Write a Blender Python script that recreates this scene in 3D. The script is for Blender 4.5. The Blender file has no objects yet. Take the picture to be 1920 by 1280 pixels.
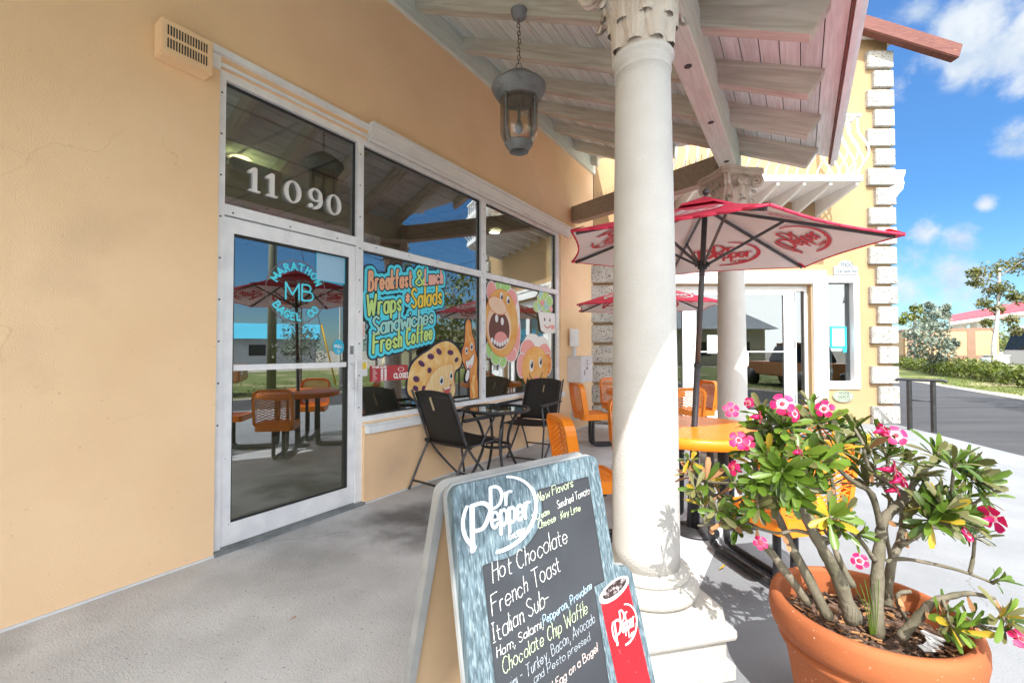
import bpy, bmesh, math, random
import numpy as np
from mathutils import Vector, Matrix
R = math.radians
random.seed(7)
C = bpy.context.scene.collection
S = bpy.context.scene

# ------------------------------------------------------------------ camera
EYE = 1.3
cam_d = bpy.data.cameras.new('camera')
cam = bpy.data.objects.new('camera', cam_d); C.objects.link(cam)
cam.location = (0, 0, EYE); cam.rotation_euler = (R(91.2), 0, 0)
cam_d.sensor_width = 36; cam_d.lens = 36*820/1920
cam_d.clip_start = .05; cam_d.clip_end = 3000
S.camera = cam

# ------------------------------------------------------------------ light
SUN_EL, SUN_AZ = R(49), math.atan2(-.06, -.998)       # sun stands almost straight behind the viewer
sun_dir = Vector((math.cos(SUN_EL)*math.sin(SUN_AZ), math.cos(SUN_EL)*math.cos(SUN_AZ), math.sin(SUN_EL)))
sd = bpy.data.lights.new('sun', 'SUN'); sd.energy = 2.7; sd.angle = R(.5); sd.color = (1, .965, .92)
so = bpy.data.objects.new('sun', sd); C.objects.link(so)
so.rotation_euler = (-sun_dir).to_track_quat('-Z', 'Y').to_euler()
S.view_settings.view_transform = 'Standard'; S.view_settings.look = 'None'
S.view_settings.exposure = 1.58; S.view_settings.gamma = 1
S.render.engine = 'CYCLES'
S.cycles.use_denoising = True
S.cycles.max_bounces = 10; S.cycles.transparent_max_bounces = 16; S.cycles.diffuse_bounces = 6
S.cycles.glossy_bounces = 5; S.cycles.caustics_reflective = False; S.cycles.caustics_refractive = False
S.cycles.sample_clamp_indirect = 6

# ------------------------------------------------------------------ pixels of the 1920x1280 photograph to places at a given distance
PT = R(1.2)
def ray(x, y):
    u = (x-960)/820; v = -(y-640)/820
    return Vector((u, math.cos(PT)-v*math.sin(PT), math.sin(PT)+v*math.cos(PT)))
def at(x, y, Y):
    r = ray(x, y); return Vector((0, 0, EYE)) + r*(Y/r.y)
AW = R(33.4)                                        # the shop front runs at this angle to the line of sight
D = Vector((math.sin(AW), math.cos(AW), 0)); N = Vector((math.cos(AW), -math.sin(AW), 0))
P0 = Vector((-1.8776, 2.7771, 0))
def LW(s, t, z): return P0 + D*s + N*t + Vector((0, 0, z))

# sky with clouds ----------------------------------------------------
w = bpy.data.worlds.new('World'); S.world = w; w.use_nodes = True
nt = w.node_tree; nd = nt.nodes; lk = nt.links
for n_ in list(nd): nd.remove(n_)
out = nd.new('ShaderNodeOutputWorld'); bg = nd.new('ShaderNodeBackground'); lk.new(bg.outputs[0], out.inputs[0])
sky = nd.new('ShaderNodeTexSky'); sky.sky_type = 'NISHITA'; sky.sun_disc = False
sky.sun_elevation = SUN_EL; sky.sun_rotation = SUN_AZ
sky.air_density = 1.0; sky.dust_density = .25; sky.ozone_density = 3.2
bg.inputs[1].default_value = .15
tc = nd.new('ShaderNodeTexCoord')
# clear tropical air: deepen the blue, most of all low down where the sky model turns white
sx_ = nd.new('ShaderNodeSeparateXYZ'); lk.new(tc.outputs['Generated'], sx_.inputs[0])
rp = nd.new('ShaderNodeValToRGB'); lk.new(sx_.outputs[2], rp.inputs[0])
rp.color_ramp.elements[0].position = 0; rp.color_ramp.elements[0].color = (.27, .36, .40, 1)
rp.color_ramp.elements[1].position = .75; rp.color_ramp.elements[1].color = (.36, .52, .66, 1)
e_ = rp.color_ramp.elements.new(.25); e_.color = (.20, .345, .45, 1)
tint = nd.new('ShaderNodeMix'); tint.data_type = 'RGBA'; tint.blend_type = 'MULTIPLY'; tint.inputs[0].default_value = 1
lk.new(sky.outputs[0], tint.inputs[6]); lk.new(rp.outputs[0], tint.inputs[7])
def cloudmask(blobs):
    acc = None
    for (x, y, rad, amp) in blobs:
        c = ray(x, y).normalized()
        dn = nd.new('ShaderNodeVectorMath'); dn.operation = 'DISTANCE'; dn.inputs[1].default_value = c
        lk.new(tc.outputs['Generated'], dn.inputs[0])
        mr = nd.new('ShaderNodeMapRange'); mr.inputs[1].default_value = rad/820*.8; mr.inputs[2].default_value = 0
        mr.inputs[3].default_value = 0; mr.inputs[4].default_value = amp
        lk.new(dn.outputs['Value'], mr.inputs[0])
        if acc is None: acc = mr.outputs[0]
        else:
            m = nd.new('ShaderNodeMath'); m.operation = 'MAXIMUM'; lk.new(acc, m.inputs[0]); lk.new(mr.outputs[0], m.inputs[1]); acc = m.outputs[0]
    return acc
blobs = [(1720, 20, 75, 1), (1790, 50, 95, 1), (1840, 20, 80, 1), (1900, 95, 60, 1), (1960, 70, 90, 1), (1800, 110, 50, .7), (1690, 60, 50, .8),
         (1735, 440, 45, .95), (1800, 445, 50, 1), (1715, 480, 60, .75), (1770, 500, 90, .7), (1840, 520, 60, .6), (1700, 540, 80, .55), (1800, 560, 70, .5),
         (1845, 383, 26, .95), (1690, 165, 40, .5), (1900, 255, 45, .55), (1915, 140, 30, .5), (2300, 520, 150, .7),
         (-300, 300, 260, .8), (-900, 100, 300, .8), (900, -900, 400, .7)]
mk = cloudmask(blobs)
nz = nd.new('ShaderNodeTexNoise'); nz.inputs['Scale'].default_value = 9; nz.inputs['Detail'].default_value = 9; nz.inputs['Roughness'].default_value = .6
lk.new(tc.outputs['Generated'], nz.inputs['Vector'])
ma = nd.new('ShaderNodeMath'); ma.operation = 'MULTIPLY_ADD'; ma.inputs[1].default_value = 2.6; ma.inputs[2].default_value = -1.3
lk.new(nz.outputs[0], ma.inputs[0])
ad = nd.new('ShaderNodeMath'); ad.operation = 'ADD'; lk.new(mk, ad.inputs[0]); lk.new(ma.outputs[0], ad.inputs[1])
gt = nd.new('ShaderNodeMath'); gt.operation = 'MULTIPLY'
mm = nd.new('ShaderNodeMapRange'); mm.inputs[1].default_value = 0; mm.inputs[2].default_value = .25; lk.new(mk, mm.inputs[0])
cr = nd.new('ShaderNodeMapRange'); cr.interpolation_type = 'SMOOTHSTEP'; cr.inputs[1].default_value = .3; cr.inputs[2].default_value = .95; lk.new(ad.outputs[0], cr.inputs[0])
lk.new(cr.outputs[0], gt.inputs[0]); lk.new(mm.outputs[0], gt.inputs[1])
nz2 = nd.new('ShaderNodeTexNoise'); nz2.inputs['Scale'].default_value = 17; nz2.inputs['Detail'].default_value = 6
lk.new(tc.outputs['Generated'], nz2.inputs['Vector'])
crp = nd.new('ShaderNodeValToRGB'); crp.color_ramp.elements[0].position = .35; crp.color_ramp.elements[1].position = .62
crp.color_ramp.elements[0].color = (1.3, 1.6, 2.0, 1); crp.color_ramp.elements[1].color = (2.1, 2.2, 2.3, 1)
lk.new(nz2.outputs[0], crp.inputs[0])
# bright unseen clouds overhead and behind the viewer, added to fill the porch shade
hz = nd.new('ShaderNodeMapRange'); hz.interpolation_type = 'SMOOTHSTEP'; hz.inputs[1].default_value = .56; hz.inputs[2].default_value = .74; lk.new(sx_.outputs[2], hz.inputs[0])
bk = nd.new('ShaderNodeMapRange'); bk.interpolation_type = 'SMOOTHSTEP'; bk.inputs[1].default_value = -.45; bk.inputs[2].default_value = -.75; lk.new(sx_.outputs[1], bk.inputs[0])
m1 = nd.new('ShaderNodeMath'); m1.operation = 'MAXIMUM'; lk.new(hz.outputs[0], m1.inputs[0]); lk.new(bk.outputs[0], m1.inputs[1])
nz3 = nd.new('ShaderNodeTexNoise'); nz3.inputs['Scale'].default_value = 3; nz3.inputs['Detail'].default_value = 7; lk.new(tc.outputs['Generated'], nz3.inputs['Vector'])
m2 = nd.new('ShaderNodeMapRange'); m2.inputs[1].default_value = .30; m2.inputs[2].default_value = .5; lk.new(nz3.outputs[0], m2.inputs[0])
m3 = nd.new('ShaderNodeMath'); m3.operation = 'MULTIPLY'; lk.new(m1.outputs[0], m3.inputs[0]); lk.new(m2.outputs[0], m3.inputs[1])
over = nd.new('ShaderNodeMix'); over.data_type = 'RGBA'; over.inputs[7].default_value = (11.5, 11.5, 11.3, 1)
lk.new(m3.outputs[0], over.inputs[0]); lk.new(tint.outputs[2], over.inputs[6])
mx = nd.new('ShaderNodeMix'); mx.data_type = 'RGBA'
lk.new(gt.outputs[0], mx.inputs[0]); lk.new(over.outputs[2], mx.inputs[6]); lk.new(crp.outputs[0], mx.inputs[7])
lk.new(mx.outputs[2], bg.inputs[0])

# ------------------------------------------------------------------ materials
def mat(name, a, b=None, scale=6, rough=.6, bump=0, bscale=80, metal=0, stretch=(1, 1, 1), lo=.35, hi=.65, spec=.4,
        speck=None, sscale=120, sth=.62, stain=None, stscale=1.2, stlo=.55, sthi=.8, island=0, coat=0, translucent=0, detail=7, dist=0, rot=None, stdetail=8, crack=None):
    m = bpy.data.materials.new(name); m.use_nodes = True
    n = m.node_tree.nodes; l = m.node_tree.links
    p = n['Principled BSDF']; p.inputs['Roughness'].default_value = rough; p.inputs['Metallic'].default_value = metal
    p.inputs['Specular IOR Level'].default_value = spec; p.inputs['Coat Weight'].default_value = coat
    a = tuple(a)+(1,)
    if b is None and not speck and not bump and not stain and not island:
        p.inputs['Base Color'].default_value = a
        if not translucent: return m
    t = n.new('ShaderNodeTexCoord'); mp = n.new('ShaderNodeMapping'); mp.inputs['Scale'].default_value = stretch
    if rot: mp.vector_type = 'TEXTURE'; mp.inputs['Scale'].default_value = [1/q for q in stretch]; mp.inputs['Rotation'].default_value = rot
    l.new(t.outputs['Object'], mp.inputs['Vector'])
    def noise(sc, de=detail, src=mp, di=0):
        z = n.new('ShaderNodeTexNoise'); z.inputs['Scale'].default_value = sc; z.inputs['Detail'].default_value = de
        z.inputs['Distortion'].default_value = di
        l.new(src.outputs[0], z.inputs['Vector']); return z.outputs[0]
    def rng(s_, x0, x1):
        r = n.new('ShaderNodeMapRange'); r.inputs[1].default_value = x0; r.inputs[2].default_value = x1; l.new(s_, r.inputs[0]); return r.outputs[0]
    def mix(f, x, y):
        k = n.new('ShaderNodeMix'); k.data_type = 'RGBA'
        for sock, v in ((k.inputs[0], f), (k.inputs[6], x), (k.inputs[7], y)):
            if hasattr(v, 'links'): l.new(v, sock)
            else: sock.default_value = v if isinstance(v, (int, float)) else (tuple(v)+(1,))[:4]
        return k.outputs[2]
    col = a
    if b is not None: col = mix(rng(noise(scale, di=dist), lo, hi), a, b)
    if stain: col = mix(rng(noise(stscale, stdetail), stlo, sthi), col, stain)
    if speck: col = mix(rng(noise(sscale, 3, t), sth, sth+.06) if False else rng(noise(sscale, 2), sth, sth+.05), col, speck)
    if crack:                                       # hairline cracks: wandering cell borders, broken up by noise
        cs, cw, cc = crack
        wob = n.new('ShaderNodeTexNoise'); wob.inputs['Scale'].default_value = cs*2.2; wob.inputs['Detail'].default_value = 6; l.new(mp.outputs[0], wob.inputs['Vector'])
        va = n.new('ShaderNodeVectorMath'); va.operation = 'MULTIPLY_ADD'; va.inputs[1].default_value = (.5/cs,)*3; l.new(wob.outputs['Color'], va.inputs[0]); l.new(mp.outputs[0], va.inputs[2])
        vo = n.new('ShaderNodeTexVoronoi'); vo.feature = 'DISTANCE_TO_EDGE'; vo.inputs['Scale'].default_value = cs; l.new(va.outputs[0], vo.inputs['Vector'])
        e1 = rng(vo.outputs['Distance'], cw*cs, cw*cs*.3); k2 = n.new('ShaderNodeMath'); k2.operation = 'MULTIPLY'; l.new(e1, k2.inputs[0]); l.new(rng(noise(cs*1.7, 4), .50, .58), k2.inputs[1])
        col = mix(k2.outputs[0], col, cc)
    if island:
        g = n.new('ShaderNodeNewGeometry'); hs = n.new('ShaderNodeHueSaturation')
        r = n.new('ShaderNodeMapRange'); r.inputs[3].default_value = 1-island; r.inputs[4].default_value = 1+island
        l.new(g.outputs['Random Per Island'], r.inputs[0]); l.new(r.outputs[0], hs.inputs['Value'])
        if hasattr(col, 'links'): l.new(col, hs.inputs['Color'])
        else: hs.inputs['Color'].default_value = col
        col = hs.outputs[0]
    if hasattr(col, 'links'): l.new(col, p.inputs['Base Color'])
    else: p.inputs['Base Color'].default_value = col
    if bump:
        bm_ = n.new('ShaderNodeBump'); bm_.inputs['Strength'].default_value = bump; bm_.inputs['Distance'].default_value = .01
        l.new(noise(bscale, 5), bm_.inputs['Height']); l.new(bm_.outputs[0], p.inputs['Normal'])
    if translucent:
        tr = n.new('ShaderNodeBsdfTranslucent'); ms = n.new('ShaderNodeMixShader'); ms.inputs[0].default_value = translucent
        if hasattr(col, 'links'): l.new(col, tr.inputs[0])
        else: tr.inputs[0].default_value = col
        l.new(p.outputs[0], ms.inputs[1]); l.new(tr.outputs[0], ms.inputs[2]); l.new(ms.outputs[0], n['Material Output'].inputs[0])
    return m
def spot(m, spots, col):
    """old spill stains of their own ragged shape on a floor"""
    n = m.node_tree.nodes; l = m.node_tree.links; p = n['Principled BSDF']; src = p.inputs['Base Color'].links[0].from_socket
    t = n.new('ShaderNodeTexCoord'); z = n.new('ShaderNodeTexNoise'); z.inputs['Scale'].default_value = 3.5; z.inputs['Detail'].default_value = 8; l.new(t.outputs['Object'], z.inputs['Vector'])
    for c, r in spots:
        d = n.new('ShaderNodeVectorMath'); d.operation = 'DISTANCE'; d.inputs[1].default_value = c; l.new(t.outputs['Object'], d.inputs[0])
        q = n.new('ShaderNodeMath'); q.operation = 'MULTIPLY_ADD'; q.inputs[1].default_value = r*1.6; l.new(z.outputs[0], q.inputs[0]); l.new(d.outputs['Value'], q.inputs[2])
        g = n.new('ShaderNodeMapRange'); g.inputs[1].default_value = r*1.75; g.inputs[2].default_value = r*.95; g.inputs[4].default_value = .8; l.new(q.outputs[0], g.inputs[0])
        k = n.new('ShaderNodeMix'); k.data_type = 'RGBA'; k.inputs[7].default_value = tuple(col)+(1,); l.new(g.outputs[0], k.inputs[0]); l.new(src, k.inputs[6]); src = k.outputs[2]
    l.new(src, p.inputs['Base Color'])
def glass(name, tint, refl, rough=0):
    m = bpy.data.materials.new(name); m.use_nodes = True
    n = m.node_tree.nodes; l = m.node_tree.links; n.remove(n['Principled BSDF'])
    tr = n.new('ShaderNodeBsdfTransparent'); tr.inputs[0].default_value = tuple(tint)+(1,)
    gl = n.new('ShaderNodeBsdfGlossy'); gl.inputs['Roughness'].default_value = rough; gl.inputs[0].default_value = (.95, .98, 1, 1)
    lw = n.new('ShaderNodeLayerWeight'); lw.inputs[0].default_value = .35
    mr = n.new('ShaderNodeMapRange'); mr.inputs[3].default_value = refl; mr.inputs[4].default_value = min(1, refl+.6)
    l.new(lw.outputs['Fresnel'], mr.inputs[0])
    ms = n.new('ShaderNodeMixShader'); l.new(mr.outputs[0], ms.inputs[0]); l.new(tr.outputs[0], ms.inputs[1]); l.new(gl.outputs[0], ms.inputs[2])
    l.new(ms.outputs[0], n['Material Output'].inputs[0]); return m
def emit(name, c, k):
    m = bpy.data.materials.new(name); m.use_nodes = True
    p = m.node_tree.nodes['Principled BSDF']; p.inputs['Base Color'].default_value = tuple(c)+(1,)
    p.inputs['Emission Color'].default_value = tuple(c)+(1,); p.inputs['Emission Strength'].default_value = k
    return m
M = {}
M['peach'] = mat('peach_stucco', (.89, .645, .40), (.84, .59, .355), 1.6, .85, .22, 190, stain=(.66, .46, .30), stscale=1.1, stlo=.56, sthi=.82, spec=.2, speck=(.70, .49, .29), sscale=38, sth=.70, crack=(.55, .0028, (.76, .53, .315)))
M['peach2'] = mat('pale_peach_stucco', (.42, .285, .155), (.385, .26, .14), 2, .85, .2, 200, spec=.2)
M['alu'] = mat('white_painted_aluminium', (.86, .88, .90), (.76, .78, .81), 9, .4, .04, 60, speck=(.42, .42, .42), sscale=70, sth=.70)
M['white'] = mat('white_paint', (.8, .8, .79), (.74, .74, .73), 5, .45)
M['gasket'] = mat('dark_gasket', (.03, .032, .034), rough=.5)
M['pane'] = glass('reflective_window_glass', (.52, .56, .55), .21)
M['paneoffice'] = glass('office_glass', (.55, .6, .6), .12)
M['concrete'] = mat('worn_grey_concrete', (.62, .64, .665), (.49, .505, .525), 2.6, .85, .5, 120, speck=(.15, .145, .14), sscale=75, sth=.69, stain=(.20, .20, .20), stscale=.9, stlo=.55, sthi=.80, crack=(.45, .0035, (.16, .16, .16)))
spot(M['concrete'], [((-.86, 3.40, 0), .46), ((-.5, 3.25, 0), .55), ((.2, 4.6, 0), .5)], (.12, .12, .12))
M['walk'] = mat('pale_concrete_walk', (.225, .236, .248), (.185, .196, .208), 2.2, .85, .4, 130, speck=(.3, .3, .3), sscale=110, sth=.70, stain=(.18, .19, .20), stscale=1.3, stlo=.52, sthi=.75, crack=(.4, .004, (.13, .13, .13)))
M['asphalt'] = mat('asphalt', (.034, .034, .038), (.052, .052, .055), 1.2, .9, .3, 90, stretch=(.25, 2, 1), speck=(.14, .14, .14), sscale=60, sth=.68)
M['grass'] = mat('lawn', (.075, .115, .02), (.13, .14, .035), 1.6, .95, .6, 40, stain=(.36, .30, .17), stscale=.35, stlo=.56, sthi=.68)
M['dirt'] = mat('sandy_ground', (.34, .31, .26), (.24, .22, .17), 1.3, .95, .4, 60)
M['board'] = mat('whitewashed_boards', (.78, .88, .87), (.64, .70, .69), 6, .75, .12, 60, stretch=(.6, 9, 9), stain=(.55, .36, .25), stscale=2.2, stlo=.62, sthi=.74, island=.10)
M['timber'] = mat('weathered_timber', (.64, .63, .55), (.46, .44, .37), 2.2, .75, .12, 50, stretch=(7, .55, 7), stain=(.55, .55, .46), stscale=1.1, dist=1.6, rot=(math.atan(.47), 0, 0))
M['timberlong'] = mat('grey_green_timber', (.65, .72, .66), (.53, .59, .53), 5, .75, .1, 50, stretch=(.7, 9, 9), stain=(.62, .60, .55), stscale=1.6, dist=1)
M['endbeam'] = mat('brown_timber', (.40, .33, .26), (.28, .23, .17), 5, .75, .1, 50, stretch=(9, 1, 9), dist=1.2)
M['fascia'] = mat('white_fascia', (.72, .73, .74), (.62, .63, .65), 5, .5)
M['rust'] = mat('red_brown_timber', (.13, .045, .04), (.19, .075, .055), 6, .7, .2, 40, stretch=(1, 9, 9), speck=(.6, .25, .05), sscale=9, sth=.7)
M['column'] = mat('cream_stone', (.58, .565, .535), (.52, .505, .475), 4, .85, .4, 120, speck=(.50, .46, .40), sscale=110, sth=.71)
M['plinth'] = mat('worn_cream_stone', (.50, .485, .445), (.43, .41, .37), 4, .85, .35, 90, speck=(.33, .30, .25), sscale=75, sth=.65)
M['capital'] = mat('carved_cream_stone', (.62, .56, .49), (.54, .48, .41), 7, .85, .4, 120)
M['coral'] = mat('coral_stone', (.45, .44, .41), (.35, .34, .31), 5, .9, .8, 45, speck=(.13, .11, .08), sscale=46, sth=.585, stain=(.55, .50, .42), stscale=3, stlo=.55, sthi=.8)
M['orange'] = mat('orange_plastic_coating', (.86, .255, .012), (.80, .22, .010), 7, .32, .05, 120, spec=.5)
M['black'] = mat('black_metal', (.022, .022, .024), (.035, .035, .037), 20, .42)
M['wicker'] = mat('black_wicker', (.012, .011, .011), (.035, .032, .03), 70, .6, .6, 170, stretch=(1, 1, 3))
M['greymetal'] = mat('dark_grey_metal', (.07, .072, .08), (.10, .10, .108), 8, .4, metal=.3)
M['red'] = mat('red_canvas', (.74, .045, .10), (.66, .035, .085), 5, .8, .1, 300, translucent=.04)
M['canvas'] = mat('white_canvas', (.84, .83, .85), (.78, .77, .79), 4, .85, .1, 300, translucent=.1)
M['logored'] = mat('red_print', (.52, .04, .06), rough=.7)
M['logopale'] = mat('pale_print', (.66, .62, .62), rough=.7)
M['tableglass'] = glass('table_glass', (.5, .62, .6), .3, .02)
M['verdigris'] = mat('weathered_lead', (.24, .265, .275), (.15, .165, .17), 9, .6, .4, 60, speck=(.36, .38, .38), sscale=90, sth=.64)
M['verdigrisdark'] = mat('weathered_lead_dark', (.20, .205, .20), (.13, .12, .11), 9, .6, .3, 60)
M['rustchain'] = mat('rusty_chain', (.16, .09, .06), (.10, .07, .06), 20, .7)
M['terracotta'] = mat('terracotta', (.36, .105, .034), (.29, .083, .027), 3, .8, .15, 200, speck=(.75, .62, .52), sscale=110, sth=.72)
M['soil'] = mat('bark_mulch', (.055, .035, .025), (.18, .11, .075), 40, .95, 1, 50)
M['bark'] = mat('grey_green_bark', (.19, .165, .12), (.105, .095, .06), 11, .8, .5, 60, speck=(.12, .10, .07), sscale=60, sth=.66)
M['twig'] = mat('brown_twig', (.30, .25, .19), (.20, .16, .12), 20, .8, .4, 70)
M['leaf'] = mat('glossy_green_leaf', (.085, .145, .014), (.048, .095, .009), 14, .32, island=.3, translucent=.22)
M['leaf2'] = mat('light_green_leaf', (.15, .235, .03), (.095, .17, .02), 14, .35, island=.25, translucent=.25)
M['leafolive'] = mat('olive_leaf_back', (.155, .15, .055), (.115, .115, .04), 14, .5, island=.25, translucent=.2)
M['leafyellow'] = mat('yellow_leaf', (.46, .30, .02), (.36, .28, .03), 14, .4, island=.2, translucent=.2)
M['leafdead'] = mat('dry_brown_leaf', (.36, .18, .08), (.26, .13, .055), 14, .7, island=.2)
M['pink'] = mat('pink_petal', (.66, .02, .15), (.56, .012, .09), 20, .5, island=.15, translucent=.25)
M['pinkpale'] = mat('pale_petal_centre', (.86, .55, .62), (.86, .40, .52), 30, .5, translucent=.25)
M['slate'] = mat('blackboard', (.035, .038, .044), (.05, .055, .062), 4, .55, stain=(.085, .10, .115), stscale=5, stlo=.56, sthi=.8, stretch=(.6, 1.6, 1))
M['signwood'] = mat('blue_grey_wood_print', (.135, .195, .225), (.055, .085, .10), 6, .5, .05, 60, stretch=(20, 20, .30), stain=(.28, .35, .38), stscale=9, stlo=.50, sthi=.78, detail=2, stdetail=1.5)
M['signedge'] = mat('grey_plastic_edge', (.33, .34, .34), (.26, .27, .27), 10, .5)
M['signtan'] = mat('tan_plastic', (.52, .36, .21), (.46, .31, .18), 3, .55)
M['chalkw'] = mat('white_chalk', (.16, .17, .18), (.85, .84, .80), 330, .9, lo=.36, hi=.50, detail=3)
M['chalkg'] = mat('pale_green_chalk', (.16, .17, .18), (.72, .85, .50), 330, .9, lo=.36, hi=.50, detail=3)
M['chalkb'] = mat('pale_blue_chalk', (.16, .17, .18), (.45, .68, .85), 330, .9, lo=.36, hi=.50, detail=3)
M['chalkgr'] = mat('grey_chalk', (.16, .17, .18), (.42, .47, .52), 330, .9, lo=.36, hi=.50, detail=3)
M['chalkp'] = mat('pink_chalk', (.16, .17, .18), (.85, .66, .60), 330, .9, lo=.36, hi=.50, detail=3)
M['silver'] = mat('silver_print', (.60, .66, .74), (.78, .82, .86), 5, .4)
M['cupred'] = mat('cup_red', (.56, .02, .03), (.42, .012, .02), 3, .4, speck=(.8, .2, .22), sscale=55, sth=.72)
M['ice'] = mat('dark_ice', (.04, .03, .03), (.55, .5, .5), 75, .2, lo=.5, hi=.68)
def flat(n_, c, **k): M[n_] = mat(n_, c, **({'rough': .5} | k)); return M[n_]
flat('ink', (.012, .02, .045)); flat('turq', (.10, .72, .90)); flat('peachprint', (.82, .45, .27)); flat('lime', (.55, .78, .25))
flat('yellowprint', (.86, .66, .08)); flat('cyanprint', (.36, .70, .66)); flat('salmon', (.85, .48, .40)); flat('whiteprint', (.85, .85, .84))
M['muffin'] = mat('muffin_print', (.80, .42, .10), (.88, .68, .32), 9, .5, speck=(.92, .85, .7), sscale=60, sth=.68)
M['berry'] = flat('berry', (.10, .03, .10)); M['wrapper'] = mat('muffin_paper', (.86, .62, .28), (.88, .74, .46), 12, .5, stretch=(6, 6, .5))
M['bacon'] = mat('bacon_print', (.72, .20, .04), (.86, .42, .12), 7, .5); M['bun'] = mat('bun_print', (.80, .36, .07), (.85, .52, .18), 5, .5, speck=(.92, .88, .75), sscale=75, sth=.68)
M['bunpale'] = mat('pale_bun_print', (.86, .58, .40), (.88, .66, .50), 5, .5, speck=(.92, .88, .75), sscale=75, sth=.66)
flat('lettuce', (.42, .72, .25)); flat('hamprint', (.85, .38, .36)); flat('mouthred', (.62, .10, .09)); flat('mouthdark', (.16, .06, .05)); flat('tongue', (.85, .36, .34))
flat('signred', (.45, .05, .06)); flat('pullblue', (.05, .48, .72)); flat('paper', (.78, .80, .83)); flat('paperblue', (.35, .58, .78)); flat('tape', (.02, .52, .75))
M['ceil'] = mat('ceiling_tile', (.62, .66, .62), (.55, .59, .55), 4, .9); M['grid'] = flat('ceiling_grid', (.04, .045, .045))
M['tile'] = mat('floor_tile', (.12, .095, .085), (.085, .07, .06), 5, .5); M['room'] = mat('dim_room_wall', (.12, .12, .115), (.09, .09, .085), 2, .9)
M['lampon'] = emit('lit_downlight', (1, .78, .45), 3.0)
M['exitgreen'] = flat('pale_green_sign', (.42, .50, .30)); M['neonoff'] = flat('unlit_red_tube', (.55, .10, .06)); M['dotteal'] = flat('teal_dots', (.05, .50, .52))
M['silverleaf'] = mat('silver_leaf', (.26, .30, .24), (.17, .21, .16), 2, .7, island=.35, translucent=.15)
M['treeleaf'] = mat('tree_leaf', (.085, .13, .025), (.14, .14, .035), 2, .5, island=.4, translucent=.2)
M['treeleaf2'] = mat('olive_tree_leaf', (.17, .15, .04), (.10, .12, .03), 2, .5, island=.4, translucent=.2)
M['hedgeleaf'] = mat('hedge_leaf', (.085, .125, .018), (.16, .165, .025), 1.5, .5, island=.4, translucent=.2)
M['trunk'] = mat('pale_trunk', (.62, .58, .53), (.42, .38, .33), 9, .8, .3, 40)
M['trunkgrey'] = mat('grey_trunk', (.22, .19, .16), (.15, .13, .11), 9, .8, .3, 40)
M['polewood'] = mat('green_treated_pole', (.26, .27, .19), (.19, .20, .14), 8, .8, .3, 40, stretch=(4, 4, .4))
M['blockwall'] = mat('peach_block_wall', (.62, .40, .22), (.56, .36, .20), 1.5, .85, .15, 60); M['blockband'] = mat('brown_band', (.33, .20, .14), (.30, .18, .12), 3, .85)
M['stationroof'] = mat('crimson_metal', (.36, .05, .07), (.30, .04, .06), 2, .5); M['stationwhite'] = mat('station_white', (.62, .62, .60), rough=.6)
M['yellowguard'] = flat('yellow_guard', (.75, .45, .02)); M['bluemetal'] = mat('turquoise_roof_metal', (.03, .38, .55), (.04, .42, .6), 4, .4)
M['greywall'] = mat('grey_render', (.42, .44, .46), (.36, .38, .40), 1, .8); M['buswhite'] = mat('van_white', (.62, .55, .54), rough=.35)
M['darkglass'] = flat('dark_glass', (.015, .018, .02), rough=.08); M['rubber'] = flat('rubber', (.02, .02, .02)); M['truckpaint'] = flat('orange_tan_paint', (.42, .18, .07), rough=.3)
M['plaque'] = mat('grey_plaque', (.48, .52, .56), (.40, .44, .48), 20, .5); M['plaquegreen'] = mat('green_plaque', (.36, .42, .30), (.30, .36, .25), 20, .5); M['plaqueink'] = flat('plaque_ink', (.13, .15, .15))
M['creamwall'] = mat('cream_render', (.66, .58, .36), (.60, .53, .33), 1, .85)
M['brownpaint'] = flat('brown_slat', (.10, .05, .03))
M['cabinet'] = mat('white_cabinet', (.70, .71, .73), (.62, .63, .66), 6, .5)
M['concretebin'] = mat('grey_concrete_drum', (.42, .44, .45), (.36, .37, .38), 5, .7)

# ------------------------------------------------------------------ mesh helpers
INV = {}
def reg(o, loc=(0, 0, 0), rz=0): INV[o.name] = (Matrix.Translation(Vector(loc)) @ Matrix.Rotation(rz, 4, 'Z')).inverted()
def thing(name, label, cat, loc=(0, 0, 0), rz=0, group=None, world=True):
    o = bpy.data.objects.new(name, None); C.objects.link(o); o.location = loc; o.rotation_euler = (0, 0, rz); o.empty_display_size = .1
    o['label'] = label; o['category'] = cat
    if group: o['group'] = group
    if world: reg(o, loc, rz)
    return o
def tag(o, label, cat, group=None):
    o['label'] = label; o['category'] = cat
    if group: o['group'] = group
    return o
def obj(name, bm, m, parent=None, smooth=False, label=None, kind=None):
    top = parent
    while top is not None and top.parent is not None: top = top.parent
    if top is not None and top.name in INV: bm.transform(INV[top.name])
    me = bpy.data.meshes.new(name); bm.to_mesh(me); bm.free()
    for mm_ in (m if isinstance(m, (list, tuple)) else [m]): me.materials.append(mm_)
    if smooth: me.polygons.foreach_set('use_smooth', [True]*len(me.polygons))
    o = bpy.data.objects.new(name, me); C.objects.link(o)
    if parent is not None: o.parent = parent
    if label: o['label'] = label
    if kind: o['kind'] = kind
    return o
def single(name, bm, m, label, cat, base, smooth=False, group=None):
    """a top-level thing that is one mesh, its origin at its own base"""
    o = bpy.data.objects.new('tmp', None)
    bm.transform(Matrix.Translation(-Vector(base)))
    o2 = obj(name, bm, m, None, smooth); o2.location = base; bpy.data.objects.remove(o)
    return tag(o2, label, cat, group)
def B(): return bmesh.new()
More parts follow.
